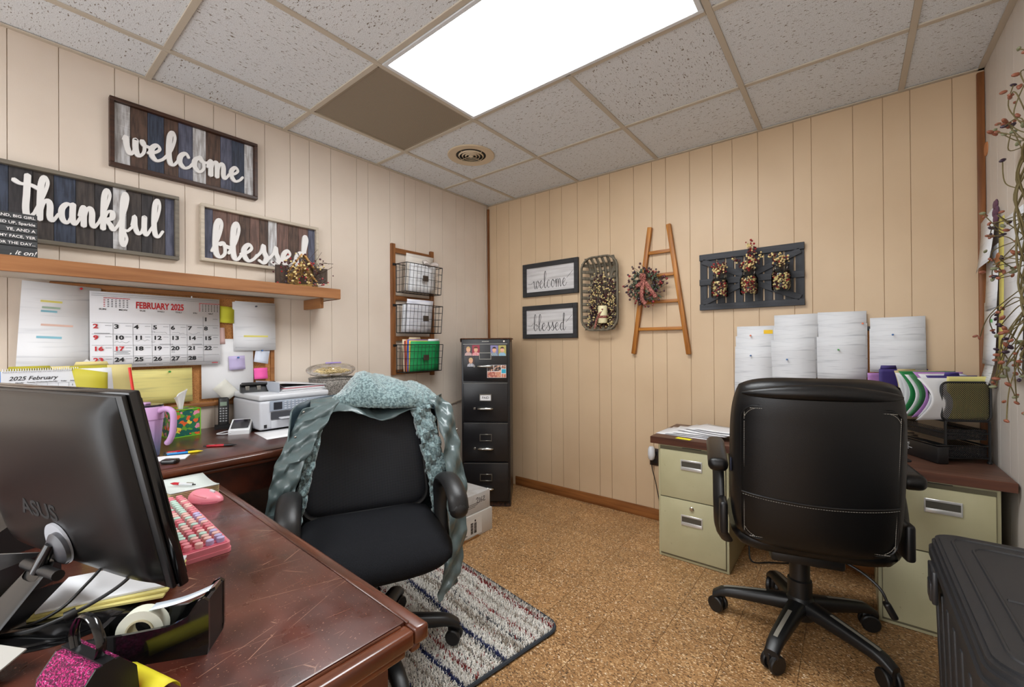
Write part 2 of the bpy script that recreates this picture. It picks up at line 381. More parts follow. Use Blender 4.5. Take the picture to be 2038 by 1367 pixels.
lgr = [-2.799, -2.661, -2.49, -2.408, -2.236, -2.114, -2.014, -1.87, -1.733, -1.62, -1.484, -1.306, -1.221, -1.046, -.92, -.818, -.68, -.55, -.4, -.3, -.16] + [-2.95 - .16 * k for k in range(11)]
wall('wall_left', -RY, [y - RY for y in lgr], M_wall_left, M_groove, (0, RY, 0), LW)
rgr = [.1, .209, .346, .446, .6, .75, .85, 1.0, 1.12, 1.3, 1.45, 1.6, 1.75, 1.95, 2.15, 2.35, 2.6, 2.85, 3.1, 3.4, 3.7, 4.0, 4.3]
wall('wall_right', -RY, rgr, M_wall_right, M_groove_r, (RX, 0, 0), RW)
g = G(); g.bx(0, .35, RY - .1, RY, 0, RH); g.bx(RX - .25, RX, RY - .1, RY, 0, RH); g.bx(.35, RX - .25, RY - .1, RY, 2.2, RH); struct(g, 'wall_front', M_wall_left, smooth=False)   # wide unseen opening added to let world light fill the room
g = G(); g.bx(.28, .35, RY, RY + .02, 0, 2.2, .003); g.bx(RX - .25, RX - .18, RY, RY + .02, 0, 2.2, .003); g.bx(.28, RX - .18, RY, RY + .02, 2.2005, 2.27, .003); struct(g, 'trim_3', M_oak)  # casing around the added fill light opening
# trims
g = G(); g.bx(.30, RX - .02, -.012, -.0005, 0, .075, .004); struct(g, 'baseboard_back', wood('baseboard wood', (150, 96, 50), (112, 66, 30), 0, 45))
g = G(); g.bx(.0005, .012, -1.3, -.02, 0, .075, .004); struct(g, 'baseboard_left', wood('baseboard wood b', (150, 96, 50), (112, 66, 30), 1, 45))
g = G(); g.bx(RX - .026, RX - .001, -.02, -.0005, 0, RH - .02, .004); struct(g, 'trim_1', M_oak)
g = G(); g.bx(.001, .018, -.018, -.0005, 0, RH - .03, .004); struct(g, 'trim_2', M_oak)
# ceiling: tees and tiles
g = G(); g.bx(-.1, RX + .1, RY - .1, .1, RH + .02, RH + .1); CEIL = struct(g, 'ceiling', mat('ceiling void', (90, 84, 76), .9), smooth=False)
M_tee = mat('ceiling tee', (190, 180, 164), .5)
def ceil_mat():
    m = mat('fissured ceiling tile', (205, 198, 190), .9); nt = m.node_tree; N = nt.nodes; L = nt.links; b = N['Principled BSDF']
    tc = N.new('ShaderNodeTexCoord'); oi = N.new('ShaderNodeObjectInfo'); ml = N.new('ShaderNodeMath'); ml.operation = 'MULTIPLY'; ml.inputs[1].default_value = 23; L.new(oi.outputs['Random'], ml.inputs[0])
    mp = N.new('ShaderNodeMapping'); mp.inputs['Scale'].default_value = (1, 2.6, 1); L.new(tc.outputs['Object'], mp.inputs[0]); L.new(ml.outputs[0], mp.inputs['Location'])
    n = N.new('ShaderNodeTexNoise'); n.inputs['Scale'].default_value = 62; n.inputs['Detail'].default_value = 2.5; n.inputs['Roughness'].default_value = .6; n.inputs['Distortion'].default_value = .6; L.new(mp.outputs[0], n.inputs[0])
    r = N.new('ShaderNodeMapRange'); r.inputs[1].default_value = .625; r.inputs[2].default_value = .66; L.new(n.outputs[0], r.inputs[0])
    n2 = N.new('ShaderNodeTexNoise'); n2.inputs['Scale'].default_value = 330; n2.inputs['Detail'].default_value = 2; L.new(tc.outputs['Object'], n2.inputs[0])
    r2 = N.new('ShaderNodeMapRange'); r2.inputs[1].default_value = .38; r2.inputs[2].default_value = .62; L.new(n2.outputs[0], r2.inputs[0])
    mx = N.new('ShaderNodeMix'); mx.data_type = 'RGBA'; mx.inputs[6].default_value = lin((202, 206, 210)); mx.inputs[7].default_value = lin((230, 234, 238)); L.new(r2.outputs[0], mx.inputs[0])
    m2 = N.new('ShaderNodeMix'); m2.data_type = 'RGBA'; m2.inputs[7].default_value = lin((120, 108, 96)); L.new(mx.outputs[2], m2.inputs[6]); L.new(r.outputs[0], m2.inputs[0]); L.new(m2.outputs[2], b.inputs['Base Color'])
    sb = N.new('ShaderNodeMath'); sb.operation = 'SUBTRACT'; sb.inputs[0].default_value = 1; L.new(r.outputs[0], sb.inputs[1])
    bp = N.new('ShaderNodeBump'); bp.inputs['Strength'].default_value = .5; bp.inputs['Distance'].default_value = .004; L.new(sb.outputs[0], bp.inputs['Height']); L.new(bp.outputs[0], b.inputs['Normal'])
    return m
M_ct = ceil_mat()
cx_ = [0] + [GA + i * T for i in range(5)] + [RX]; cy_ = [0] + [-GB - j * T for j in range(7)] + [RY]
LIGHTS = [(1, 2, 2), (1, 6, 2)]     # column, row of each troffer's first cell
skip = {(2, 2), (3, 2), (2, 6), (3, 6), (1, 2)}
for i in range(6):
    for j in range(8):
        if (i, j) in skip: continue
        x0, x1, y0, y1 = cx_[i], cx_[i + 1], cy_[j + 1], cy_[j]
        g = G(); hx, hy = (x1 - x0) / 2, (y1 - y0) / 2; g.bx(-hx + .006, hx - .006, -hy + .006, hy - .006, 0, .014, .002, 1)
        o = g.build('ceiling_tile', M_ct, CEIL); o.location = ((x0 + x1) / 2, (y0 + y1) / 2, RH + .001)
        if (i + j) % 3 == 1 and hx > .3 and hy > .3: o.rotation_euler = (0, 0, PI / 2)
for i in range(5):
    x = cx_[i + 1]
    segs = [(RY, 0)] if i != 2 else [(RY, cy_[7]), (cy_[6], cy_[3]), (cy_[2], 0)]
    for (a, b) in segs:
        g = G(); g.bx(x - .012, x + .012, a, b, RH - .006, RH + .001, .001, 1); g.bx(x - .0015, x + .0015, a, b, RH, RH + .018); g.build('main_tee', M_tee, CEIL)
for j in range(7):
    for i in range(6):
        y = cy_[j + 1]
        g = G(); g.bx(cx_[i] + .0125, cx_[i + 1] - .0125, y - .012, y + .012, RH - .006, RH + .001, .001, 1); g.build('cross_tee', M_tee, CEIL)
for (a, b, c, d) in ((0, RX, -.022, 0), (0, RX, RY, RY + .022), (0, .022, RY, 0), (RX - .022, RX, RY, 0)):
    g = G(); g.bx(a, b, c, d, RH - .007, RH - .001, .001, 1); g.build('wall_angle', M_tee, CEIL)
# troffers
M_lens = bpy.data.materials.new('prismatic lens'); M_lens.use_nodes = True
_n = M_lens.node_tree.nodes; _b = _n['Principled BSDF']; _b.inputs['Base Color'].default_value = (.85, .88, .82, 1); _b.inputs['Roughness'].default_value = .4
_b.inputs['Emission Color'].default_value = lin((250, 253, 255)); _b.inputs['Emission Strength'].default_value = LIGHT
def troffer(label, y1):
    x0, x1 = GA + T + .013, GA + 3 * T - .013; y0 = y1 - T + .026
    t = thing('ceiling_light', label, 'light', ((x0 + x1) / 2, (y0 + y1) / 2, RH - .004), 0)
    hx, hy = (x1 - x0) / 2, (y1 - y0) / 2
    g = G()
    for (a, b, c, d) in ((-hx, hx, -hy, -hy + .02), (-hx, hx, hy - .02, hy), (-hx, -hx + .02, -hy + .02, hy - .02), (hx - .02, hx, -hy + .02, hy - .02)): g.bx(a, b, c, d, -.006, .012, .002, 1)
    g.build('frame', mat('white enamel', (214, 218, 222), .35), t)
    g = G(); g.bx(-hx + .021, hx - .021, -hy + .021, hy - .021, .001, .006); g.build('lens', M_lens, t, smooth=False)
    g = G(); g.bx(-hx, hx, -hy, hy, .0125, .018); g.build('housing', mat('white enamel', ()), t)
troffer('bright fluorescent ceiling light panel next to the brown grille', -GB - T - .013)
troffer('unseen fluorescent ceiling panel added as fill light above the near end of the room', -GB - 5 * T - .013)  # second panel added out of view to brighten the room
# return air grille
t = thing('return_air_grille', 'dark brown perforated return air panel beside the ceiling light', 'grille', (GA + T / 2, -GB - 1.5 * T, RH - .001))
h = T / 2 - .013
m = mat('perforated brown panel', (112, 98, 80), .6); nt = m.node_tree; N = nt.nodes; L = nt.links
tc = N.new('ShaderNodeTexCoord'); v = N.new('ShaderNodeTexVoronoi'); v.inputs['Scale'].default_value = 190; v.inputs['Randomness'].default_value = 0; L.new(tc.outputs['Object'], v.inputs['Vector'])
r = N.new('ShaderNodeMapRange'); r.inputs[1].default_value = .25; r.inputs[2].default_value = .42; L.new(v.outputs['Distance'], r.inputs[0])
mx = N.new('ShaderNodeMix'); mx.data_type = 'RGBA'; mx.inputs[6].default_value = lin((66, 57, 48)); mx.inputs[7].default_value = lin((164, 150, 130)); L.new(r.outputs[0], mx.inputs[0]); L.new(mx.outputs[2], N['Principled BSDF'].inputs['Base Color'])
g = G(); g.bx(-h, h, -h, h, 0, .004); g.build('perforated_panel', m, t, smooth=False)
g = G()
for (a, b, c, d) in ((-h, h, -h, -h + .008), (-h, h, h - .008, h), (-h, -h + .008, -h, h), (h - .008, h, -h, h)): g.bx(a, b, c, d, -.002, .0, .0005, 1)
g.build('edge', mat('grille edge', (150, 136, 116), .5), t)
# round diffuser
t = thing('ceiling_vent', 'round cream ceiling air diffuser with concentric rings', 'vent', (.607, -.846, RH))
M_vent = mat('cream vent enamel', (206, 188, 160), .4)
g = G(); g.lathe([(.096, 0), (.1, -.004), (.15, -.007), (.154, -.003), (.154, 0)], 40, caps=False); g.build('flange', M_vent, t)
g = G(); g.lathe([(.097, .0), (.097, -.003), (.0, -.003)], 40, caps=False); g.build('throat_shade', mat('dark throat', (26, 24, 22), .8), t)  # flat disc coloured dark in place of a shaded duct hole
for r_ in (.078, .056, .035):
    g = G(); g.lathe([(r_ + .005, -.0045), (r_, -.0115), (r_ - .0025, -.0115), (r_ + .002, -.004)], 36, caps=False); g.build('ring', M_vent, t)
g = G(); g.lathe([(.016, -.004), (.013, -.012), (.004, -.014)], 20); g.build('centre_cap', M_vent, t)
g = G(); g.box((0, 0, -.0055), (.19, .003, .004)); g.box((0, 0, -.0055), (.003, .19, .004)); g.build('cross_bar', M_vent, t)
# ================================================================== left wall: signs, shelf, corkboard
def plank_sign(name, label, y0, y1, z0, z1, word, planks, frame_m, fw, wordbox, letter_col, dip=0.):
    w, h = y1 - y0, z1 - z0
    t = thing(name, label, 'sign', (0, (y0 + y1) / 2, (z0 + z1) / 2), LW)
    g = G(); g.bx(-w / 2 + .004, w / 2 - .004, -.008, -.002, -h / 2 + .004, h / 2 - .004); g.build('backing', mat('sign backing', (60, 50, 42), .8), t, smooth=False)
    for (a, b, c, d) in ((-w / 2, w / 2, h / 2 - fw, h / 2), (-w / 2, w / 2, -h / 2, -h / 2 + fw), (-w / 2, -w / 2 + fw, -h / 2 + fw, h / 2 - fw), (w / 2 - fw, w / 2, -h / 2 + fw, h / 2 - fw)):
        g = G(); g.bx(a, b, -.032, -.001, c, d, .0015, 1); g.build('frame_bar', frame_m, t)
    x = -w / 2 + fw; tot = sum(p[0] for p in planks); k = (w - 2 * fw) / tot
    for pw, pm in planks:
        g = G(); g.bx(x + .0005, x + pw * k - .0005, -.0125, -.008, -h / 2 + fw, h / 2 - fw, .0008, 1); g.build('plank', pm, t); x += pw * k
    g = G(); cx, cz, ww, hh = wordbox; script_word(g, word, cx, cz, ww, hh, -.0128, -.0225, .15, .085, dip); g.build('lettering', letter_col, t, ang=30)
    return t
def plk(n, c1, c2): return mat('plank ' + n, c1, .65, var=(c2, 90, (1, 1, .12), .4, .62), bump=(160, .3, (1, 1, .08)), var2=((235, 235, 235) if n == 'white' else c2, 200, (.06, 1, 1), .62, .85))
pw_, pb_, pn_, pg_, pd_ = plk('white', (196, 196, 198), (150, 146, 144)), plk('brown', (88, 66, 54), (58, 42, 34)), plk('navy', (56, 64, 82), (34, 40, 54)), plk('slate', (88, 90, 108), (62, 64, 80)), plk('charcoal', (50, 46, 48), (30, 28, 30))
pm_, pgr = plk('mid brown', (112, 84, 74), (84, 62, 54)), plk('grey brown', (66, 58, 54), (44, 38, 36))
M_letter = mat('white cut letters', (222, 220, 218), .6)
M_walnut = wood('walnut frame', (70, 42, 28), (44, 26, 16), 0, 60)
plank_sign('welcome_sign', 'plank sign reading welcome in a dark brown frame, highest on the wall', -2.511, -1.918, 1.994, 2.298, 'welcome',
           [(1.0, pw_), (1.1, pb_), (1.1, pn_), (1.0, pb_), (1.05, pg_), (1.0, pw_), (1.15, pb_), (.95, pg_), (1.05, pn_), (.8, pw_)], M_walnut, .016, (-.012, -.002, .475, .155), M_letter, 0)
plank_sign('thankful_sign', 'dark plank sign reading thankful in a grey frame', -2.99, -2.266, 1.612, 1.917, 'thankful',
           [(1.2, pd_), (.9, pgr), (1.0, pn_), (1.1, pd_), (1.0, pgr), (1.1, pn_), (1.0, pgr), (1.0, pd_), (.8, pw_), (.9, pgr), (.7, pd_), (.8, pgr), (.6, pg_)], wood('grey frame', (120, 112, 100), (92, 86, 76), 0, 60), .016, (.073, .0, .455, .235), M_letter, 0)
plank_sign('blessed_sign', 'brown plank sign reading blessed in a pale frame above the shelf', -2.179, -1.58, 1.625, 1.912, 'blessed',
           [(.7, pg_), (1.1, pm_), (1.0, pm_), (.9, pb_), (.8, pm_), (.8, pb_), (.8, pw_), (1.1, pm_), (1.0, pb_), (1.0, pm_), (.7, pg_)], wood('pale frame', (196, 184, 166), (170, 158, 142), 0, 60), .016, (.0, -.018, .5, .19), M_letter, 0)
# shelf
t = thing('wall_shelf', 'long oak edged shelf under the plank signs', 'shelf', (0, 0, 0))
g = G(); g.bx(.001, .232, -3.4, -1.565, 1.468, 1.518); g.build('board', mat('shelf white underside', (206, 196, 182), .6), t, smooth=False)
g = G(); g.bx(.2325, .252, -3.4, -1.565, 1.464, 1.521, .002, 1); g.build('front_edge', wood('shelf oak edge', (158, 108, 68), (130, 84, 50), 1, 45, .4), t)
g = G(); g.bx(.0, .2325, -1.5645, -1.56, 1.464, 1.521); g.build('end_cap', wood('shelf oak end', (160, 104, 60), (130, 80, 44), 0, 45, .4), t)
g = G(); g.bx(.001, .2, -1.66, -1.64, 1.41, 1.467, .002, 1); g.build('cleat', M_oak_x, t)
SH = 1.5185
# slat sign on the shelf
t = thing('slat_quote_sign', 'small charcoal slat sign with white lettering at the shelf end', 'sign', (.2, -2.79, SH), LW - .12, rot=(-.08, 0, LW))
M_slat = mat('charcoal slat', (46, 48, 50), .6, var=((62, 64, 66), 60, (.1, 1, 1), .4, .7)); rows = [('HAND, BIG GIRL', .0165, 0), ('LLED UP, Sparkle', .0165, 0), ('YE, AND A', .0175, 0), ('N MY FACE, YER', .0165, 0), ('FOR THE DAY...', .0165, 0), (', it on!', .028, .35)]
zt = .166
for i, (s_, sz, sh) in enumerate(rows):
    hh = .0235 if i < 5 else .04; zt -= hh + .0012
    g = G(); g.bx(-.19, .057, -.012, 0, zt, zt + hh, .001, 1); sl = g.build('slat', M_slat, t)
    g = G(); g.text(s_, sz * .84, (.052, -.0121, zt + hh * .26), align='RIGHT', shear=sh, bold=.012); g.build('lettering', M_letter, sl)
g = G(); g.bx(-.15, .03, 0.0002, .006, .0, .15); g.build('back_batten', pb_, t)
# birdhouse with berries
def berry_spray(g, rnd, pts, r, mi_list, n=6, m=4):
    for p in pts:
        g.mi = rnd.choice(mi_list); q = r * rnd.uniform(.75, 1.2); g.ball(p, q, n, m)
    g.mi = 0
M_bcream = mat('cream berry', (222, 200, 140), .35); M_bred = mat('red berry', (150, 24, 34), .3); M_bburg = mat('burgundy berry', (70, 22, 30), .35); M_bplum = mat('plum berry', (46, 28, 44), .4); M_brust = mat('rust berry', (132, 76, 54), .5)
M_twig = mat('twig', (62, 44, 30), .8); M_vine = mat('green brown vine', (96, 84, 48), .75); M_leaf = mat('dusty green leaf', (74, 86, 66), .7)
t = thing('birdhouse', 'rustic birdhouse with berry sprigs on the shelf end', 'birdhouse', (.13, -1.73, SH), LW - .3)
M_bh = wood('birdhouse wood', (176, 140, 74), (130, 98, 48), 2, 60); M_bh2 = wood('birdhouse roof', (186, 138, 72), (140, 96, 44), 0, 60)
g = G(); g.bx(-.075, .075, -.05, .05, 0, .075, .002, 1); g.prism([(-.06, .075), (.06, .075), (0, .16)], -.04, .04); g.build('house_body', M_bh, t)
for s_ in (-1, 1):
    g = G(); g.box((s_ * .04, 0, .135), (.125, .11, .009), .001, (0, s_ * math.radians(56), 0)); g.build('roof_board', M_bh2, t)
    g = G(); g.box((s_ * .037, -.058, .075), (.1, .014, .009), .001, (0, s_ * math.radians(52), 0)); g.build('porch_rafter', M_bh2, t)
g = G(); g.prism([(-.022, .02), (.022, .02), (.022, .05), (0, .075), (-.022, .05)], -.0515, -.0502); g.build('doorway', mat('birdhouse dark', (60, 44, 20), .8), t)
g = G(); g.bx(.05, .125, -.055, -.045, .03, .115, .001, 1); g.build('side_panel', plk('bark', (74, 56, 42), (50, 36, 28)), t)
g = G(); g.bx(-.135, -.07, -.03, -.02, .0, .12, .001, 1); g.build('side_panel', plk('bark', (0, 0, 0), (0, 0, 0)), t)
rb = random.Random(3); g = G()
for k in range(46):
    a = rb.uniform(-.13, .13); z = rb.uniform(.03, .17) - abs(a) * .3; b = rb.uniform(-.11, -.06); e = (a + rb.uniform(-.05, .05), b - rb.uniform(0, .03), z + rb.uniform(-.02, .06))
    g.tube([(a * .6, -.055, z * .8), (a, b, z), e], .0012, 4)
g.build('twigs', M_twig, t)['kind'] = 'stuff'
g = G(); pts = [(max(-.15, min(.15, rb.gauss(0, .07))), rb.uniform(-.125, -.062), abs(rb.gauss(.085, .045)) + .008) for _ in range(120)]
berry_spray(g, rb, pts, .0052, [0, 0, 1, 2, 3]); g.build('berries', [M_bcream, M_bred, M_bburg, M_bplum], t)['kind'] = 'stuff'
st = [((.016 if k % 2 == 0 else .007) * math.sin(k * PI / 5) + .062, (.016 if k % 2 == 0 else .007) * math.cos(k * PI / 5) + .022) for k in range(10)]
g = G(); g.prism(st, -.075, -.071); g.build('rusty_star', mat('rust metal', (84, 54, 42), .6), t)
# corkboard
def cork_mat():
    return mat('cork', (186, 128, 72), .85, var=((140, 88, 46), 260, (1, 1, 1), .45, .7), var2=((214, 162, 104), 420, (1, 1, 1), .58, .75), bump=(400, .2, (1, 1, 1)))
def corkboard(name, label, cx, cz, w, h, loc0, rz, fm):
    t = thing(name, label, 'corkboard', loc0, rz)
    g = G(); g.bx(cx - w / 2 + .01, cx + w / 2 - .01, -.01, -.001, cz - h / 2 + .01, cz + h / 2 - .01); g.build('cork_panel', cork_mat(), t, smooth=False)
    fw = .022
    for (a, b, c, d) in ((-w / 2, w / 2, h / 2 - fw, h / 2), (-w / 2, w / 2, -h / 2, -h / 2 + fw), (-w / 2, -w / 2 + fw, -h / 2 + fw, h / 2 - fw), (w / 2 - fw, w / 2, -h / 2 + fw, h / 2 - fw)):
        g = G(); g.bx(cx + a, cx + b, -.017, -.0005, cz + c, cz + d, .004, 2); g.build('frame_bar', fm, t)
    return t
corkboard('corkboard', 'large cork notice board in an oak frame below the shelf', -2.26, 1.18, .86, .572, (0, 0, 0), LW, M_oak_x)
def pin(x, z, y, m, name, label, rz=LW, loc0=(0, 0, 0)):
    g = G(); M0 = Matrix.Rotation(PI / 2, 4, 'X')
    g.M = M0; g.lathe([(.0005, -.006), (.0008, 0), (.0045, .001), (.0028, .004), (.003, .008), (.0045, .011), (.003, .0125)], 12)
    c, s_ = math.cos(rz), math.sin(rz)
    solo(g, name, m, label, 'push pin', (loc0[0] + x * c - y * s_, loc0[1] + x * s_ + y * c, z), rz)
M_pin_r = mat('red pin', (180, 24, 34), .25); M_pin_b = mat('blue pin', (60, 104, 160), .25); M_pin_g = mat('green pin', (60, 150, 60), .25); M_pin_w = mat('white pin', (224, 224, 224), .25)
def paper(name, label, m, w, h, x, z, y=-.02, rot=0., curl=.006, rz=LW, loc0=(0, 0, 0), cat='paper', group=None, marks=()):
    c, s_ = math.cos(rz), math.sin(rz)
    loc = (loc0[0] + x * c - y * s_, loc0[1] + x * s_ + y * c, z)
    g = G(); sheet(g, w, h, 0, 0, 0, curl, rot)
    o = solo(g, name, m, label, cat, loc, rz, group, solid=.0004)
    for (mx_, mz_, mw, mh, mm) in marks:
        g = G(); yy = -curl * (1 - (mz_ / h + .5)) ** 2 - .0012
        g.M = Matrix.Rotation(-rot, 4, 'Y'); g.bx(mx_ - mw / 2, mx_ + mw / 2, yy - .0004, yy, mz_ - mh / 2, mz_ + mh / 2); g.build('highlighter_mark', mm, o, smooth=False)
    return o
H_y, H_b, H_g, H_r = mat('yellow highlighter', (230, 220, 120), .7), mat('blue highlighter', (140, 196, 214), .7), mat('green highlighter', (110, 200, 120), .7), mat('peach highlighter', (226, 190, 176), .7)
paper('printed_sheet', 'white sheet with yellow and blue highlighted lines left of the wall calendar', M_print_light, .225, .36, -2.66, 1.275, -.021, -.05, .012,
      marks=((-.03, .105, .06, .008, H_y), (-.03, .08, .05, .008, mat('sage highlighter', (170, 196, 176), .7)), (-.035, .065, .045, .008, H_b), (-.01, .01, .09, .008, H_r), (-.03, -.04, .07, .009, H_b)))
paper('printed_sheet', 'white printed sheet with one yellow highlighted line, right end of corkboard', M_print_light, .2, .26, -1.93, 1.305, -.024, .0, .008, marks=((-.0, -.055, .12, .009, H_y),))
paper('printed_sheet', 'white sheet tucked behind the highlighted sheet on the right of corkboard', M_white_paper, .2, .26, -1.938, 1.302, -.0205, .02, .004)
paper('printed_sheet', 'large blank white sheet under the lavender sticky note', M_white_paper, .235, .3, -2.06, 1.085, -.0205, .0, .005)
paper('note_card', 'wide pale yellow note sheet below the wall calendar', printed('yellow note sheet', (228, 216, 138), (150, 150, 110), 36, .45, .52), .26, .165, -2.345, 1.01, -.0205, .01, .004)
M_lime = mat('lime sticky', (214, 214, 60), .7); M_lav = mat('lavender sticky', (188, 176, 214), .7); M_pink = mat('pink sticky', (238, 92, 168), .7); M_blueish = mat('pale blue note', (206, 212, 226), .7)
paper('sticky_note', 'lime yellow sticky note beside the top right of the calendar', M_lime, .065, .085, -2.065, 1.36, -.0205, -.05, .004, cat='note')
paper('sticky_note', 'lavender sticky note with a blue pin', M_lav, .075, .072, -2.022, 1.11, -.0265, .03, .008, cat='note')
paper('sticky_note', 'hot pink sticky note above the hole punch', M_pink, .068, .06, -1.905, 1.047, -.0205, .0, .01, cat='note')
paper('sticky_note', 'pale blue tilted note pinned on the bare cork', M_blueish, .072, .075, -1.9, 1.142, -.0225, -.2, .012, cat='note')
paper('torn_note', 'crumpled cream scrap of paper at the foot of the white sheet', mat('cream scrap', (216, 214, 204), .8), .075, .09, -2.075, .97, -.028, .7, .012, cat='note')
paper('sticky_note', 'narrow pink printed strip peeking out beside the calendar', mat('pale pink strip', (226, 190, 184), .7), .03, .085, -2.09, 1.25, -.0205, .03, .002, cat='note')
pin(-2.6, 1.442, -.023, M_pin_r, 'push_pin', 'red push pin at the top of the highlighted sheet')
pin(-2.018, 1.137, -.028, M_pin_b, 'push_pin', 'blue push pin in the lavender sticky note')
pin(-1.9, 1.172, -.024, M_pin_b, 'push_pin', 'blue push pin in the pale tilted note')
pin(-2.305, 1.078, -.022, M_pin_g, 'push_pin', 'green push pin in the wide yellow note sheet')
pin(-1.93, 1.412, -.026, mat('grey pin', (80, 84, 92), .25), 'push_pin', 'grey push pin in the right hand printed sheet')
# wall calendar
CW, CH = .475, .33
t = thing('wall_calendar', 'white wall calendar open at February 2025', 'calendar', (0, -2.338, 1.271), LW)
g = G(); sheet(g, CW, CH, 0, 0, -.0265, .012, 0, 7); g.build('page', mat('calendar paper', (226, 226, 230), .6), t, solid=.003)
def cy(z): return -.0283 - .012 * (1 - (z / CH + .5)) ** 2
red, blk, gry = G(), G(), G()
def ct(gg, s_, sz, x, z, al='CENTER', b=.0, sx=1.): gg.text(s_, sz, (x, cy(z) - .0006, z), align=al, bold=b, sx=sx)
ct(red, 'FEBRUARY 2025', .041, .0, .1, 'CENTER', .03, .62)
cols = [-.232 + .0663 * k for k in range(8)]; rowz = [.068, .034, -.0165, -.066, -.1155, -.16]
rowz = [.074, .03, -.0185, -.067, -.1155, -.15]
for k, d in enumerate(('SUN', 'MON', 'TUE', 'WED', 'THU', 'FRI', 'SAT')): ct(blk, d, .0095, cols[k] + .034, .086, b=.01, sx=1.25)
day = 1
for rw in range(5):
    for k in range(7):
        if rw == 0 and k < 6: continue
        if day > 28: break
        ct(red if (k == 0 or day == 17) else blk, str(day), .0255, cols[k] + .004, (.052 if rw == 0 else rowz[rw] - .0235), 'LEFT', .034, 1.25)
        gry.bx(cols[k] + .042, cols[k] + .062, cy(rowz[rw]) - .0006, cy(rowz[rw]), rowz[rw] - .012, rowz[rw] - .0105); day += 1
def rule(x0, x1, z0, z1):
    n = 6
    for i in range(n):
        a, b = z0 + (z1 - z0) * i / n, z0 + (z1 - z0) * (i + 1) / n
        if abs(z1 - z0) < .002:
            if i: break
            b = z1
        ym = (cy(a) + cy(b)) / 2; gry.bx(x0, x1, ym - .0006, ym, a, b)
for z in rowz[1:5]: rule(cols[0], .232, z, z + .0009)
rule(cols[0], .232, -.149, -.148)
for k in range(1, 7): rule(cols[k], cols[k] + .0009, -.149, rowz[1] if k < 6 else rowz[0])
rule(-.232, .232, .155, .156); rule(-.232, .232, .147, .148)
rr_ = random.Random(5)
for (ox, mm) in ((-.195, 0), (.15, 0)):       # the two small month tables
    for r_ in range(6):
        for c_ in range(7):
            gg = red if (c_ == 0 or r_ == 0) else blk
            z = .138 - r_ * .0075; gg.bx(ox + c_ * .0125, ox + c_ * .0125 + (.012 if r_ == 0 else .0055), cy(z) - .0005, cy(z), z, z + .0028)
for (x, z, w_) in ((-.1, -.155, .09), (-.02, -.155, .05), (.06, -.155, .06), (-.2, -.016, .05), (.14, -.064, .04), (.02, -.064, .05), (-.135, -.094, .055), (-.135, -.1, .04), (-.135, -.106, .05)):
    gry.bx(x - w_ / 2, x + w_ / 2, cy(z) - .0005, cy(z), z, z + .0018)
red.bx(-.18, -.155, cy(-.157) - .0005, cy(-.157), -.157, -.153); red.bx(.2, .226, cy(-.157) - .0005, cy(-.157), -.157, -.154)
for (x, z) in ((-.005, -.01), (.062, -.01), (.125, -.01), (-.14, -.052), (-.07, -.046)):       # pencilled notes
    p = [(x - .02 + .008 * k, z + .004 * rr_.uniform(-1, 1)) for k in range(7)]; q = spline(p, 4); gry.ribbon(q, [.0004] * len(q), cy(z), cy(z) - .0006)
for (x, z) in ((-.028, -.006), (-.028, -.052), (.045, -.1), (.045, -.145)):
    q = [(x + .006 * math.cos(a * PI / 8), z + .003 * math.sin(a * PI / 8)) for a in range(17)]; gry.ribbon(q, [.0004] * 17, cy(z), cy(z) - .0006)
red.build('red_print', M_red, t, smooth=False)['kind'] = 'stuff'; blk.build('black_print', M_ink, t, smooth=False)['kind'] = 'stuff'; gry.build('grey_print', M_grey_ink, t, smooth=False)['kind'] = 'stuff'
g = G(); g.cyl((.12, -.03, .163), (.12, -.03, .172), .003, n=8); g.build('hanging_tab', M_white, t)
# ------------------------------------------------------------------ wall rack with wire baskets
t = thing('wall_file_rack', 'wooden ladder wall rack with three black wire baskets', 'rack', (0, -.85, 0), LW)
M_rack = wood('rack wood', (140, 90, 50), (100, 60, 30), 2, 50); M_rack_x = wood('rack rail wood', (140, 90, 50), (100, 60, 30), 0, 50)
for x in (-.184, .172):
    g = G(); g.bx(x - .016, x + .016, -.024, -.001, .965 if x > 0 else .985, 1.92, .002, 1); g.build('stile', M_rack, t)
for z in (1.875, 1.535, 1.245, 1.005):
    g = G(); g.bx(-.168, .156, -.02, -.003, z - .017, z + .017, .002, 1); g.build('rail', M_rack_x, t)
M_wire = mat('black wire', (20, 20, 21), .4)
def basket(zb, hb):
    w, d0, d1 = .165, -.026, -.145; g = G()
    zt = zb + hb
    for z in [zb + hb * k / 4 for k in range(5)]:
        r = .003 if z in (zb, zt) else .0016
        yy = d1 + .02 * (1 - (z - zb) / hb)
        g.tube([(-w, d0, z), (-w, yy, z), (w, yy, z), (w, d0, z)], r, 5)
    for k in range(11):
        x = -w + 2 * w * k / 10; r = .003 if k in (0, 10) else .0016
        g.tube([(x, d0, zb), (x, d1 + .02, zb), (x, d1, zt)], r, 5)
    for s_ in (-1, 1):
        for q in (.33, .66): g.tube([(s_ * w, d0 + (d1 + .02 - d0) * q, zb), (s_ * w, d0 + (d1 - d0) * q, zt)], .0016, 5)
        g.tube([(s_ * w, d0, zb), (s_ * w, d0, zt)], .003, 5)
    g.tube([(-w, d0, zb), (w, d0, zb)], .003, 5); g.tube([(-w, d0, zt), (w, d0, zt)], .003, 5)
    g.bx(-w - .03, -w, d0 - .003, d0 + .001, zt - .012, zt + .004)
    b = g.build('wire_basket', M_wire, t)
    g = G(); g.bx(-.02, .03, d1 - .001, d1 + .004, zb + hb * .42, zb + hb * .62, .001, 1); g.build('label_plate', mat('label plate', (52, 42, 34), .5), b)
for zb, hb in ((1.575, .2), (1.285, .2), (1.005, .195)): basket(zb, hb)
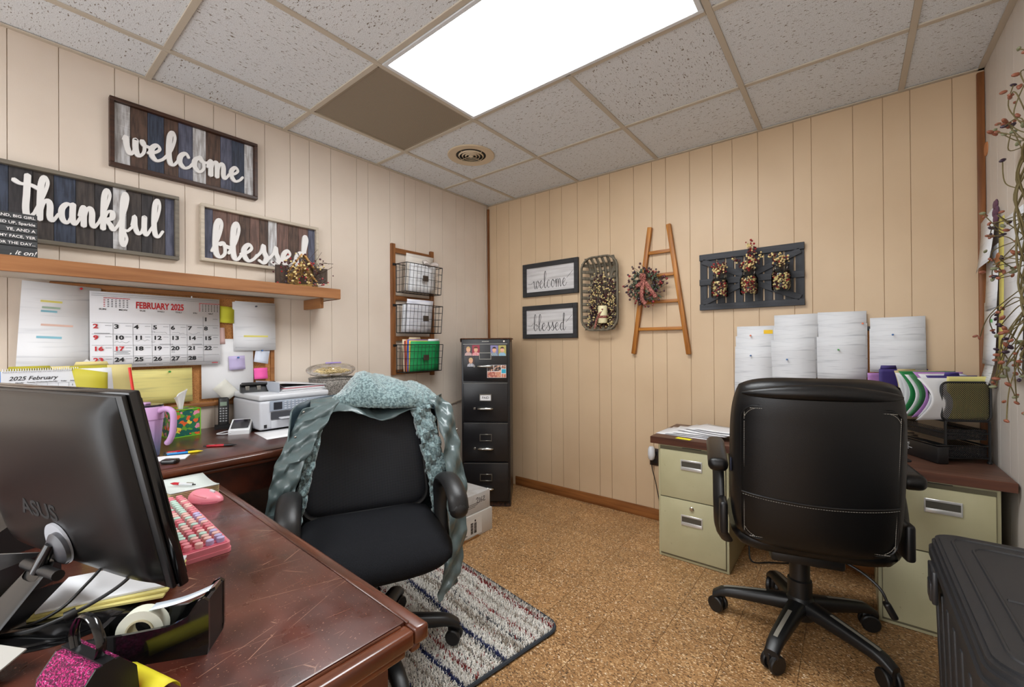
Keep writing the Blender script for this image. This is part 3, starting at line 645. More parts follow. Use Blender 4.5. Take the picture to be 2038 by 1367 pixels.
def loose(name, label, m, w, h, x, z, y, lean=0., cat='paper', bend=0., th=.0006, tab=None, tabm=None, group=None, rz=LW, loc0=(0, -.85, 0)):
    """sheet or folder standing in a holder, foot at z"""
    t_ = thing(name, label, cat, (0, 0, 0), rz, group) if tab else None
    g = G()
    def f(u, v): return ((u - .5) * w, lean * v * h + bend * math.sin(PI * v) * math.cos(PI * (u - .5)), v * h)
    g.grid(f, 5, 7)
    c, s_ = math.cos(rz), math.sin(rz); loc = (loc0[0] + x * c - y * s_, loc0[1] + x * s_ + y * c, z)
    if tab:
        g.build('leaf', m, t_, solid=th); t_.location = loc
        g = G(); x0, x1, hh = tab; g.grid(lambda u, v: (x0 + (x1 - x0) * (u + (.5 - u) * .12 * v), lean * (h + hh * v), h + hh * v), 2, 3); g.build('tab', tabm or m, t_, solid=th)
        return t_
    return solo(g, name, m, label, cat, loc, rz, group, solid=th)
M_kraft = printed('newsprint', (206, 198, 188), (150, 146, 142), 60, .4, .5)
loose('paper_bundle', 'bent greyish papers in the top wire basket', M_kraft, .25, .27, -.01, 1.58, -.075, -.1, bend=-.03)
loose('paper_bundle', 'white papers in front of the bent papers in top basket', M_print_light, .24, .2, .0, 1.58, -.1, -.1, bend=-.01)
g = G(); g.grid(lambda u, v: (-.07 + .14 * u, -.02 * math.sin(PI * v) - .01 * math.sin(7 * u), -.02 + .04 * v + .008 * math.sin(9 * u)), 14, 6)
solo(g, 'plastic_sleeve', mat('clear crinkled plastic', (222, 212, 206), .15, trans=.3), 'crumpled clear plastic sleeve on top of top basket', 'sleeve', (.115, -.785, 1.79), LW, solid=.001)
loose('paper_bundle', 'upright white forms in the middle wire basket', printed('forms with blue', (218, 218, 224), (104, 116, 160), 44, .5, .52), .24, .235, -.01, 1.29, -.07, -.14)
loose('paper_bundle', 'slanted second stack of forms in the middle basket', M_print, .22, .2, -.03, 1.29, -.045, -.1)
cols_f = [('green file folder filling the front of the lower basket', (24, 150, 84), -.118, .235), ('yellow folder edge behind the green folder', (232, 196, 60), -.112, .24), ('blue folder edge in the lower basket', (40, 84, 190), -.106, .245), ('orange folder edge in the lower basket', (224, 120, 60), -.1, .246), ('dark red folder edge in the lower basket', (130, 30, 40), -.094, .238), ('pale folder edge nearest the wall in the lower basket', (222, 206, 176), -.086, .248)]
for i, (lb, c, y, hh) in enumerate(cols_f):
    loose('file_folder', lb, mat('folder ' + lb[:9], c, .6), .27, hh - .02, .012 - .006 * i, 1.01, y, -.05 + .02 * i, cat='folder', th=.001, tab=(.02 - .02 * i, .13 - .02 * i, .016) if i in (0, 5) else None, tabm=M_white_paper if i == 0 else None)
# cable down the corner
g = G(); g.tube(spline([(.012, -.045, 2.43), (.01, -.05, 2.0), (.012, -.06, 1.6), (.01, -.055, 1.25), (.01, -.09, 1.0), (.012, -.16, .8), (.012, -.5, .72), (.012, -.9, .66)], 6), .0035, 6)
solo(g, 'wall_cable', mat('painted cable', (196, 178, 156), .5), 'painted cable running down the corner of the walls', 'cable')

# ================================================================== credenza along the left wall
CZ = .785
t = thing('credenza_desk', 'dark cherry desk running along the cream wall under the corkboard', 'desk', (0, 0, 0))
g = G(); g.bx(.004, .745, -3.6, -1.42, CZ - .026, CZ, .006, 2); top = g.build('top', M_cherry, t)
M_cherry_y = mat('cherry edge wood', (104, 52, 30), .28, var=((62, 28, 16), 16, (1.6, .25, 1.6), .35, .7), coat=.3)
g = G(); g.bx(.7455, .77, -3.6, -1.42, CZ - .032, CZ - .003, .009, 3); g.bx(.7445, .758, -3.6, -1.42, CZ - .046, CZ - .0325, .004, 2); g.build('edge_moulding', M_cherry_y, t)
g = G(); g.bx(.70, .722, -2.365, -1.44, .63, CZ - .047); g.build('apron', M_cherry, t, smooth=False)
g = G(); g.bx(.7225, .734, -2.12, -1.46, .645, CZ - .062, .004, 2); d = g.build('drawer', M_cherry_y, t)
g = G()
for (a, b, c, e) in ((-2.12, -1.46, .705, .712), (-2.12, -1.46, .642, .65)): g.bx(.7345, .738, a, b, c, e, .0015, 1)
g.build('bead', M_cherry_y, d)
g = G(); g.bx(.03, .72, -3.58, -2.37, .04, CZ - .048); g.build('pedestal', M_cherry, t, smooth=False)
g = G(); g.bx(.03, .70, -1.5, -1.44, .0, CZ - .048); g.build('end_panel', M_cherry, t, smooth=False)
g = G(); g.bx(.02, .04, -2.369, -1.501, .2, CZ - .048); g.build('back_panel', M_cherry, t, smooth=False)
g = G(); g.bx(.05, .70, -3.56, -2.39, 0, .04); g.build('plinth', M_cherry, t, smooth=False)
# ------------------------------------------------------------------ things on the credenza
# tissue box
def tissue_mat():
    m = mat('floral tissue box', (30, 100, 84), .45); nt = m.node_tree; N = nt.nodes; L = nt.links
    tc = N.new('ShaderNodeTexCoord'); n = N.new('ShaderNodeTexNoise'); n.inputs['Scale'].default_value = 26; L.new(tc.outputs['Object'], n.inputs[0])
    mxv = N.new('ShaderNodeMix'); mxv.data_type = 'VECTOR'; mxv.inputs[0].default_value = .03; L.new(tc.outputs['Object'], mxv.inputs[4]); L.new(n.outputs['Color'], mxv.inputs[5])
    v = N.new('ShaderNodeTexVoronoi'); v.inputs['Scale'].default_value = 58; L.new(mxv.outputs[1], v.inputs['Vector'])
    sp = N.new('ShaderNodeSeparateColor'); L.new(v.outputs['Color'], sp.inputs[0]); cr = N.new('ShaderNodeValToRGB'); e = cr.color_ramp; e.interpolation = 'CONSTANT'
    st = [(0, (26, 96, 84)), (.32, (104, 160, 50)), (.52, (226, 98, 44)), (.7, (38, 118, 74)), (.8, (226, 140, 168)), (.88, (230, 206, 70)), (.94, (70, 130, 60))]
    e.elements[0].color = lin(st[0][1]); e.elements[1].position = st[1][0]; e.elements[1].color = lin(st[1][1])
    for p, c in st[2:]: q = e.elements.new(p); q.color = lin(c)
    L.new(sp.outputs[0], cr.inputs[0]); L.new(cr.outputs[0], N['Principled BSDF'].inputs['Base Color']); return m
t = thing('tissue_box', 'green floral tissue box with a white tissue standing up', 'tissue box', (.115, -2.285, CZ), .12)
g = G(); g.bx(-.056, .056, -.056, .056, 0, .122, .002, 1); g.build('box', tissue_mat(), t)
g = G()
for (x, y) in ((-1, -1), (1, -1), (-1, 1), (1, 1)): g.bx(x * .0572 - .0015, x * .0572 + .0015, y * .0572 - .0015, y * .0572 + .0015, 0, .1235)
for z in (.001, .1225):
    for s_ in (-1, 1): g.bx(-.0585, .0585, s_ * .0572 - .0015, s_ * .0572 + .0015, z - .001, z + .002); g.bx(s_ * .0572 - .0015, s_ * .0572 + .0015, -.0585, .0585, z - .001, z + .002)
g.build('green_edging', mat('lime edging', (120, 196, 40), .45), t)
g = G(); g.grid(lambda u, v: ((.012 + .026 * v ** 1.3) * math.cos(2 * PI * u) * (1 + .35 * math.sin(6 * PI * u)), (.006 + .016 * v) * math.sin(2 * PI * u), .118 + .085 * v * (1 + .25 * math.sin(2 * PI * u + .6)) - .03 * max(0, v - .7)), 25, 9)
g.build('tissue', mat('tissue', (236, 236, 238), .9), t, solid=.0008, subsurf=1)
# tumbler
t = thing('tumbler', 'lavender tumbler with handle and red straw', 'cup', (.49, -2.472, CZ), .62)
M_tumb = mat('lavender tumbler', (188, 148, 190), .4)
m = mat('tumbler fade', (188, 150, 190), .45); nt = m.node_tree; N = nt.nodes; L = nt.links
tc = N.new('ShaderNodeTexCoord'); sx = N.new('ShaderNodeSeparateXYZ'); L.new(tc.outputs['Object'], sx.inputs[0]); r = N.new('ShaderNodeMapRange'); r.inputs[1].default_value = .02; r.inputs[2].default_value = .13; L.new(sx.outputs[2], r.inputs[0])
mx = N.new('ShaderNodeMix'); mx.data_type = 'RGBA'; mx.inputs[6].default_value = lin((104, 116, 150)); mx.inputs[7].default_value = lin((192, 156, 198)); L.new(r.outputs[0], mx.inputs[0]); L.new(mx.outputs[2], N['Principled BSDF'].inputs['Base Color'])
g = G(); n = 48
def tb(u, v):
    rr = (.031 + .012 * v) * (1 + .012 * math.cos(16 * 2 * PI * u)); return (rr * math.cos(2 * PI * u), rr * math.sin(2 * PI * u), .002 + .136 * v)
g.grid(lambda u, v: tb(u, v), 96, 8, cu=True); g.lathe([(.0, 0), (.029, 0), (.0312, .003)], 32, caps=False); g.build('cup_body', m, t)
g = G(); g.lathe([(.043, .138), (.046, .14), (.046, .184), (.044, .187), (.038, .187)], 40, caps=False); g.build('collar', M_tumb, t)
g = G(); g.lathe([(.044, .186), (.0445, .194), (.0, .194)], 32, caps=False); g.build('lid', mat('dark lid', (40, 34, 44), .2), t)
g = G(); g.bx(-.04, .0, -.012, .012, .194, .202, .003); g.build('lid_slider', M_tumb, t)
hp = spline([(.043, 0, .17), (.07, 0, .178), (.092, 0, .168), (.098, 0, .14), (.094, 0, .09), (.082, 0, .06), (.074, 0, .052)], 6)
g = G(); g.tube(hp, .0105, 12); g.ball(hp[-1], .0105, 10, 6); g.build('handle', M_tumb, t)
g = G(); g.cyl((-.018, -.008, .02), (-.045, -.03, .335), .0045, n=10); g.build('straw', mat('red straw', (206, 52, 40), .35), t)
g = G(); g.text('T-RENT', .011, None, M=Matrix.Rotation(-PI / 2 - .1, 4, 'Z') @ Matrix.Translation((0, -.0462, .156)) @ Matrix.Rotation(PI / 2, 4, 'X') , bold=.01); g.build('lettering', M_ink, t)
# cordless phone
t = thing('cordless_phone', 'black cordless handset upright in its charging cradle', 'telephone', (.075, -2.1, CZ), LW - .35)
g = G(); g.prism([(-.045, 0), (.04, 0), (.04, .012), (-.02, .022), (-.045, .012)], -.035, .035, 'x'); g.build('cradle', M_black_plastic, t)
g = G(); g.M = Matrix.Translation((0, .0, .012)) @ Matrix.Rotation(-.22, 4, 'X')
g.box((0, 0, .07), (.045, .024, .145), .009, seg=3); g.build('handset', M_black_plastic, t)
def ph(g): g.M = Matrix.Translation((0, .0, .012)) @ Matrix.Rotation(-.22, 4, 'X'); return g
g = ph(G()); g.bx(-.014, .014, -.0128, -.012, .098, .118, .0006, 1); g.build('display', mat('lcd', (120, 138, 122), .2), t)
for r_ in range(6):
    for c_ in (-1, 0, 1):
        g = ph(G()); g.box((c_ * .012, -.0122, .022 + r_ * .0125), (.0078, .003, .0062), .001); g.build('key', mat('phone key', (150, 152, 156), .5), t)
# card terminal
t = thing('card_reader', 'small white card payment terminal with a dark screen', 'card reader', (.275, -2.09, CZ), LW - .5)
g = G(); g.prism([(-.05, 0), (.055, 0), (.055, .052), (.045, .058), (-.05, .018)], -.042, .042, 'x'); g.build('housing', mat('white glossy plastic', (224, 226, 228), .2, coat=.3), t)
a = math.atan2(.04, .095)
g = G(); g.M = Matrix.Translation((0, 0, .038)) @ Matrix.Rotation(a, 4, 'X'); g.bx(-.035, .035, -.036, .038, .0035, .0052, .0008, 1); g.build('screen', mat('dark screen', (34, 32, 36), .08), t)
g = G(); g.tube(spline([(-.042, .03, .008), (-.075, .01, .006), (-.09, -.03, .006), (-.06, -.045, .006), (-.03, -.05, .01)], 8), .0025, 8); g.build('charging_cable', M_white, t)
# printer
t = thing('printer', 'grey white all in one printer on the desk by the chair', 'printer', (.19, -1.866, CZ), LW); t.scale = (.83, 1, 1)
M_pr = mat('printer plastic', (196, 198, 204), .42); M_pr2 = mat('printer panel blue grey', (150, 160, 174), .4)
g = G(); g.bx(-.21, .21, -.17, .17, .008, .145, .012, 3); g.build('body', M_pr, t)
g = G(); g.bx(-.208, .208, -.165, .168, .147, .176, .01, 3); g.build('scanner_lid', mat('printer lid', (206, 208, 212), .4), t)
g = G(); g.bx(-.205, .205, -.16, .165, .1455, .1472); g.build('lid_gap', M_grey_ink, t)
g = G(); g.bx(-.155, .205, -.178, -.168, .095, .145, .003, 2); cp = g.build('control_panel', M_pr2, t)
g = G(); g.bx(-.138, -.09, -.1795, -.178, .102, .138, .001, 1); g.build('display', mat('printer screen', (52, 54, 60), .15), cp)
for r_ in range(4):
    for c_ in range(7):
        g = G(); g.box((-.072 + c_ * .022, -.179, .105 + r_ * .0105), (.013, .003, .006), .001); g.build('button', mat('printer button', (188, 194, 204), .4), cp)
g = G(); g.bx(-.15, .2, -.176, -.1705, .055, .09, .001, 1); g.build('output_slot', mat('slot dark', (60, 62, 68), .6), t)
g = G(); g.bx(-.11, .17, -.21, -.172, .058, .064, .002, 1); g.build('output_tray', M_pr, t)
g = G(); g.box((.05, -.215, .085), (.09, .006, .05), .002, (-.4, 0, 0)); g.build('tray_flap', M_pr, t)
g = G(); g.bx(-.15, .2, -.1745, -.1705, .012, .05, .002, 1); g.build('paper_tray', M_pr, t)
g = G(); g.bx(-.187, -.172, -.1725, -.1705, .018, .034); g.build('logo_mark', M_ink, t)
PRT = CZ + .176
# hole punch
t = thing('hole_punch', 'black three hole punch on the printer lid', 'hole punch', (.15, -1.965, PRT), LW - .25)
g = G(); g.prism([(-.03, 0), (.035, 0), (.035, .008), (-.025, .008)], -.075, .075, 'x'); g.build('base', M_black_plastic, t)
for x in (-.05, 0, .05): g = G(); g.box((x, 0, .02), (.018, .036, .024), .002); g.build('punch_head', M_steel, t)
g = G(); g.M = Matrix.Rotation(-.35, 4, 'X'); g.box((0, -.008, .036), (.155, .045, .016), .005); g.build('lever', M_black_plastic, t)
g = G(); g.prism([(-.02, .008), (.028, .008), (.018, .03), (-.004, .032)], -.074, .074, 'x'); g.build('body', M_black_plastic, t)
for s_ in (-1, 1): g = G(); g.prism([(-.028, 0), (.03, 0), (.02, .035), (-.0, .042)], s_ * .078 - .003, s_ * .078 + .003, 'x'); g.build('side_plate', M_black_plastic, t)
# binder
t = thing('ring_binder', 'white ring binder lying flat with papers on the printer', 'binder', (.17, -1.79, PRT), LW + .06)
g = G(); g.bx(-.14, .15, -.12, .13, 0, .003); g.build('cover', M_white, t, smooth=False)
g = G(); g.M = Matrix.Translation((-.14, 0, .048)) @ Matrix.Rotation(.1, 4, 'Y'); g.bx(0, .29, -.12, .13, -.0015, .0015); g.build('cover', M_white, t, smooth=False)
g = G(); g.bx(-.143, -.14, -.12, .13, 0, .05); g.build('spine', mat('binder spine', (176, 182, 192), .4), t, smooth=False)
for k in range(4): g = G(); g.box((.0, 0, .007 + .005 * k), (.26 - .01 * k, .23, .0035), .0, (0, 0, .01 * k)); g.build('page_block', [M_print_light, M_white_paper, mat('pink page edge', (206, 130, 140), .7), M_white_paper][k], t)
for y in (-.08, 0, .08):
    g = G(); g.tube([(-.125 + .016 * math.cos(a * PI / 6), y, .02 + .016 * math.sin(a * PI / 6)) for a in range(12)], .0015, 6, closed=True); g.build('ring', M_chrome, t)
# basket with bag
t = thing('woven_basket', 'grey woven basket at the far end of the desk', 'basket', (.19, -1.565, CZ), LW)
m = mat('grey weave', (150, 144, 136), .8, var=((86, 82, 78), 220, (1, 1, 1), .42, .58), bump=(240, .6, (1, 1, 1)))
g = G(); g.grid(lambda u, v: ((.115 + .012 * v) * math.copysign(abs(math.cos(2 * PI * u)) ** .5, math.cos(2 * PI * u)), (.1 + .01 * v) * math.copysign(abs(math.sin(2 * PI * u)) ** .5, math.sin(2 * PI * u)), .22 * v), 40, 8, cu=True); g.bx(-.1, .1, -.09, .09, 0, .004); g.build('wall', m, t, solid=.006)
g = G(); g.tube([(.127 * math.copysign(abs(math.cos(a * PI / 20)) ** .5, math.cos(a * PI / 20)), .11 * math.copysign(abs(math.sin(a * PI / 20)) ** .5, math.sin(a * PI / 20)), .222) for a in range(40)], .006, 6, closed=True); g.build('rim', m, t)
t = thing('plastic_bag', 'clear plastic bag of pale noodles resting on the woven basket', 'bag', (.2, -1.595, CZ + .236), LW)
rb = random.Random(11); g = G()
for k in range(260):
    a, b = rb.uniform(0, 2 * PI), rb.uniform(0, .9) ** .5; x, y = .105 * b * math.cos(a), .075 * b * math.sin(a); z = .026 + (.028 * (1 - b * b)) * rb.uniform(-.6, 1)
    g.tube([(x - .01 * rb.random(), y, z), (x, y + .008 * rb.uniform(-1, 1), z + .004), (x + .012, y + .006 * rb.uniform(-1, 1), z)], .0022, 4)
g.build('noodles', mat('pale noodles', (226, 204, 150), .6), t)['kind'] = 'stuff'
g = G(); g.grid(lambda u, v: (.135 * math.cos(2 * PI * u) * math.sin(PI * v) ** .7 * (1 + .06 * math.sin(14 * PI * u)), .1 * math.sin(2 * PI * u) * math.sin(PI * v) ** .7, .034 - .036 * math.cos(PI * v) + .004 * math.sin(18 * PI * u)), 48, 14, cu=True)
m = bpy.data.materials.new('clear bag film'); m.use_nodes = True; N = m.node_tree.nodes; L = m.node_tree.links
tr = N.new('ShaderNodeBsdfTransparent'); gl = N.new('ShaderNodeBsdfGlossy'); gl.inputs['Roughness'].default_value = .12; ms = N.new('ShaderNodeMixShader'); lw = N.new('ShaderNodeLayerWeight'); lw.inputs[0].default_value = .35
L.new(lw.outputs['Facing'], ms.inputs[0]); L.new(tr.outputs[0], ms.inputs[1]); L.new(gl.outputs[0], ms.inputs[2]); L.new(ms.outputs[0], N['Material Output'].inputs[0]); M_film = m
g.build('film', M_film, t)
g = G(); g.bx(-.035, .06, .0, .004, .072, .08, .001, 1); g.build('zip_seal', mat('purple zip', (160, 140, 206), .4), t)
# loose paper, pens, eraser
g = G(); g.grid(lambda u, v: (-.14 + .28 * u, -.108 + .216 * v, .0008 + .002 * math.sin(PI * u)), 6, 4)
solo(g, 'loose_paper', M_white_paper, 'white sheet lying on the desk in front of the printer', 'paper', (.46, -1.93, CZ), LW - .12, solid=.0004)
def pen(name, label, body, p0, p1, z, r=.0048, grip=None, parts=()):
    v = Vector((p1[0] - p0[0], p1[1] - p0[1], 0)); l = v.length; rz = math.atan2(v.y, v.x)
    t = thing(name, label, 'pen', (p0[0], p0[1], z + r), rz); RX_ = Matrix.Rotation(PI / 2, 4, 'Y')
    g = G(); g.M = RX_; g.lathe([(r * .8, l * .1), (r, l * .14), (r, l * .62)], 12); g.build('barrel', body, t)
    g = G(); g.M = RX_; g.lathe([(r * 1.02, l * .62), (r * 1.05, l * .85), (r * .45, l * .95), (.0006, l)], 12); g.build('grip', grip or M_black_plastic, t)
    g = G(); g.M = RX_; g.lathe([(r * .5, 0), (r * .5, l * .05), (r * .8, l * .1)], 10); g.build('button', M_black_plastic, t)
    g = G(); g.bx(l * .08, l * .34, -.0015, .0015, r, r + .0015); g.build('clip', M_chrome, t); return t
pen('ballpoint_pen', 'red and black ballpoint pen alone on the desk', mat('red pen', (186, 20, 40), .25), (.49, -2.3), (.565, -2.205), CZ)
pen('ballpoint_pen', 'blue and yellow pen beside the tumbler', mat('blue pen', (40, 130, 200), .3), (.535, -2.44), (.578, -2.325), CZ, grip=mat('yellow pen', (232, 206, 40), .35))
pen('ballpoint_pen', 'red pen behind the blue and yellow pen', mat('red pen', ()), (.50, -2.43), (.54, -2.33), CZ)
g = G(); g.bx(-.05, .05, -.035, .035, 0, .004, .001, 1); solo(g, 'note_pad', M_white_paper, 'small white pad under the pens', 'notepad', (.60, -2.43, CZ), 1.1)
g = G(); g.box((0, 0, .008), (.05, .03, .016), .006, seg=3); solo(g, 'phone_charger', M_black_gloss, 'small glossy black charger by the desk edge', 'charger', (.68, -2.45, CZ), .8)
# file sorter with folders, desk calendar (left of the tumbler)
M_olive = mat('olive folder', (176, 166, 40), .6); M_navyf = mat('navy folder', (50, 42, 96), .6)
t = thing('file_sorter', 'black wire file sorter behind the monitor', 'file sorter', (.25, -2.74, CZ), LW)
g = G()
for y in (.1, .05, 0, -.05, -.1): g.tube([(-.1, y, .002), (-.1, y, .16), (-.08, y, .18), (.08, y, .18), (.1, y, .16), (.1, y, .002)], .003, 6)
for x in (-.1, .1): g.tube([(x, -.12, .003), (x, .12, .003)], .003, 6)
g.build('wire_frame', M_wire, t)
def stand(name, label, m, w, h, x, y, z, lean, rz, cat='folder', th=.0012, bend=0., tab=None):
    return loose(name, label, m, w, h, 0, z, 0, lean, cat, bend, th, tab, None, None, rz, (x, y, 0))
stand('file_folder', 'olive folder leaning at the back of the file sorter', M_olive, .29, .325, .235, -2.72, CZ + .005, -.05, LW, tab=(-.09, .02, .014))
stand('file_folder', 'dark navy folder standing behind the desk calendar', M_navyf, .2, .325, .34, -2.755, CZ + .005, -.05, LW)
t = thing('file_folder', 'open olive folder stuffed with white papers', 'folder', (.34, -2.585, CZ + .003), LW + .1)
g = G(); g.grid(lambda u, v: (-.085 + .085 * u + .035 * u * (1 - v) ** 2, -.045 - .05 * math.sin(PI * u * .6) * (.3 + .7 * v), .335 * v - .02 * u * v), 10, 10); g.build('front_leaf', M_olive, t, solid=.001, ang=80)
g = G(); g.grid(lambda u, v: (-.08 + .1 * u + .045 * u * (1 - v), .02 - .02 * v, .34 * v), 6, 6); g.build('back_leaf', M_olive, t, solid=.001)
for k in range(4): g = G(); g.grid(lambda u, v: (-.07 + .072 * u + .01 * k + (.05 - .008 * k) * u * (1 - v), -.028 + .012 * k - .03 * u * v * (1 - k * .2), .005 + .325 * v), 8, 8); g.build('page', M_print_light if k % 2 else M_white_paper, t, solid=.0005, ang=80)
stand('file_folder', 'pale yellow tabbed folder behind the open olive folder', mat('manila', (222, 206, 140), .6), .26, .335, .19, -2.6, CZ + .004, -.03, LW, tab=(-.04, .06, .015))
g = G(); g.M = Matrix.Rotation(PI / 4, 4, 'Y'); g.bx(-.045, .045, -.0006, 0, -.045, .045); solo(g, 'printed_card', M_white_paper, 'white card corner poking up behind the folders', 'card', (.165, -2.6, 1.085), LW)
t = thing('desk_calendar', 'spiral desk calendar headed 2025 February behind the monitor', 'calendar', (.42, -2.735, CZ + .1), LW, rot=(-.12, 0, LW))
g = G(); g.bx(-.09, .09, -.003, .0, 0, .235, .0005, 1); g.build('page', mat('calendar leaf', (206, 208, 212), .6), t)
g = G(); g.M = Matrix.Translation((0, .004, 0)); g.bx(-.092, .094, -.0025, .004, -.1, .235); g.build('backing_card', mat('blue card', (70, 130, 196), .5), t, smooth=False)
g = G()
for k in range(32):
    x = -.086 + k * .00555; g.tube([(x, -.003 + .0055 * math.cos(a * PI / 4), .236 + .0055 * math.sin(a * PI / 4)) for a in range(8)], .0009, 4, closed=True)
g.build('spiral', mat('spiral wire', (226, 226, 230), .3), t)
g = G(); g.text('2025 February', .0185, (-.074, -.0035, .203), align='LEFT', shear=.3, bold=.012)
for k, d in enumerate(('Sunday', 'Monday', 'Tuesday', 'Wednesday', 'Thursday', 'Friday', 'Saturday')): g.text(d, .006, (-.076 + k * .0253, -.0035, .193), shear=.3)
g.text('1', .009, (.072, -.0035, .177), bold=.02); g.build('lettering', M_ink, t)
g = G()
for k in range(8): x = -.0885 + k * .0252; g.bx(x, x + .0006, -.0036, -.003, .02, .189)
for z in (.189, .15, .11, .07, .03): g.bx(-.0885, .0885, -.0036, -.003, z, z + .0006)
g.build('grid_lines', M_grey_ink, t, smooth=False)
# red beaded ornament
t = thing('bead_ornament', 'red and white beaded ornament on a jar at the left edge', 'ornament', (.3, -2.885, CZ))
g = G(); g.lathe([(.024, 0), (.028, .01), (.028, .16), (.018, .19), (.018, .21)], 20); g.build('jar', mat('clear jar', (200, 206, 206), .05, trans=.9, ior=1.3), t)
rb = random.Random(4); g = G()
for k in range(110):
    a, b = rb.uniform(0, 2 * PI), rb.uniform(-1, 1); q = math.sqrt(1 - b * b); g.mi = 1 if rb.random() < .15 else 0; g.ball((.036 * q * math.cos(a), .036 * q * math.sin(a), .3 + .075 * b), .007, 6, 4)
g.cyl((0, 0, .21), (0, 0, .24), .006, n=8); g.build('beads', [mat('red bead', (196, 24, 36), .25), M_white], t)['kind'] = 'stuff'
# ================================================================== main desk (peninsula)
DZ = .74
t = thing('main_desk', 'scratched dark cherry desk with a moulded edge in the foreground', 'desk', (.795, -2.363, 0), -.036)
def desk_mat():
    m = mat('scratched cherry top', (84, 38, 26), .3, coat=.25, spec=.5); nt = m.node_tree; N = nt.nodes; L = nt.links; b = N['Principled BSDF']
    tc = N.new('ShaderNodeTexCoord')
    def ns(sc, st, det=4, dist=0.):
        mp = N.new('ShaderNodeMapping'); mp.inputs['Scale'].default_value = st; L.new(tc.outputs['Object'], mp.inputs[0]); n = N.new('ShaderNodeTexNoise'); n.inputs['Scale'].default_value = sc; n.inputs['Detail'].default_value = det; n.inputs['Distortion'].default_value = dist; L.new(mp.outputs[0], n.inputs[0]); return n
    def ramp(n, lo, hi, a=0., z=1.): r = N.new('ShaderNodeMapRange'); r.inputs[1].default_value = lo; r.inputs[2].default_value = hi; r.inputs[3].default_value = a; r.inputs[4].default_value = z; L.new(n.outputs['Fac'], r.inputs[0]); return r
    def mix(a, c2, fac): mx = N.new('ShaderNodeMix'); mx.data_type = 'RGBA'; (L.new(a, mx.inputs[6]) if not isinstance(a, tuple) else setattr(mx.inputs[6], 'default_value', a)); mx.inputs[7].default_value = lin(c2); L.new(fac.outputs[0], mx.inputs[0]); return mx.outputs[2]
    c = mix(lin((86, 38, 26)), (54, 24, 17), ramp(ns(9, (.3, 2, 1)), .35, .7))
    c = mix(c, (104, 56, 40), ramp(ns(4, (1, 1, 1), 6), .45, .75))
    # hair scratches at several slants
    for rot, sc, lo in ((.5, 5, .0022), (-.9, 8, .002), (1.9, 6, .002), (2.6, 11, .0022)):
        mp = N.new('ShaderNodeMapping'); mp.inputs['Rotation'].default_value = (0, 0, rot); mp.inputs['Scale'].default_value = (1, .32, 1); L.new(tc.outputs['Object'], mp.inputs[0])
        v = N.new('ShaderNodeTexVoronoi'); v.feature = 'DISTANCE_TO_EDGE'; v.inputs['Scale'].default_value = sc; L.new(mp.outputs[0], v.inputs['Vector'])
        r = N.new('ShaderNodeMapRange'); r.inputs[1].default_value = lo; r.inputs[2].default_value = lo * .3; L.new(v.outputs['Distance'], r.inputs[0])
        k = ramp(ns(7 + sc, (1, 1, 1), 2), .52, .6); ml = N.new('ShaderNodeMath'); ml.operation = 'MULTIPLY'; L.new(r.outputs[0], ml.inputs[0]); L.new(k.outputs[0], ml.inputs[1]); c = mix(c, (164, 122, 100), ml)
    c = mix(c, (176, 130, 104), ramp(ns(420, (1, .5, 1), 2), .68, .75))
    L.new(c, b.inputs['Base Color']); rr = ramp(ns(16, (1, 1, 1), 5), .3, .75, .22, .48); L.new(rr.outputs[0], b.inputs['Roughness']); return m
DL, DD = 1.212, .78
M_desk = desk_mat()
g = G(); g.bx(.028, DL - .028, -DD, -.028, DZ - .03, DZ, .003, 2); g.build('top', M_desk, t)
M_ch_x = mat('cherry moulding long', (96, 48, 28), .25, var=((54, 25, 15), 18, (.25, 1.6, 1.6), .4, .75), coat=.35, spec=.5)
for nm, a, b, c, d in (('far', .0, DL, -.028, 0), ('end', DL - .028, DL, -DD, -.0285), ('inner', 0, .0275, -DD, -.0285)):
    g = G(); m_ = M_ch_x if nm == 'far' else mat('cherry moulding end', (108, 55, 30), .25, var=((60, 28, 15), 18, (1.6, .25, 1.6), .4, .75), coat=.35)
    g.bx(a, b, c, d, DZ - .03, DZ - .003, .006, 3)
    if nm == 'far': g.bx(a + .01, b - .01, c, d - .01, DZ - .046, DZ - .03, .004, 2); g.bx(a + .024, b - .024, c + .001, d - .022, DZ - .006, DZ - .0005, .0015, 1)
    elif nm == 'end': g.bx(a, b - .01, c, d - .01, DZ - .046, DZ - .03, .004, 2); g.bx(a + .001, b - .022, c, d - .01, DZ - .006, DZ - .0005, .0015, 1)
    g.build('edge_moulding', m_, t)
g = G(); g.bx(.05, DL - .06, -DD + .02, -.26, .04, DZ - .051); g.build('modesty_carcass', M_cherry, t, smooth=False)
g = G(); g.bx(DL - .09, DL - .06, -DD + .02, -.04, 0, DZ - .051); g.build('end_panel', M_cherry, t, smooth=False)
g = G(); g.bx(.06, .09, -.25, -.04, 0, DZ - .051); g.build('inner_panel', M_cherry, t, smooth=False)
g = G(); g.bx(.1, DL - .1, -.07, -.045, .6, DZ - .051); g.build('apron', M_cherry, t, smooth=False)
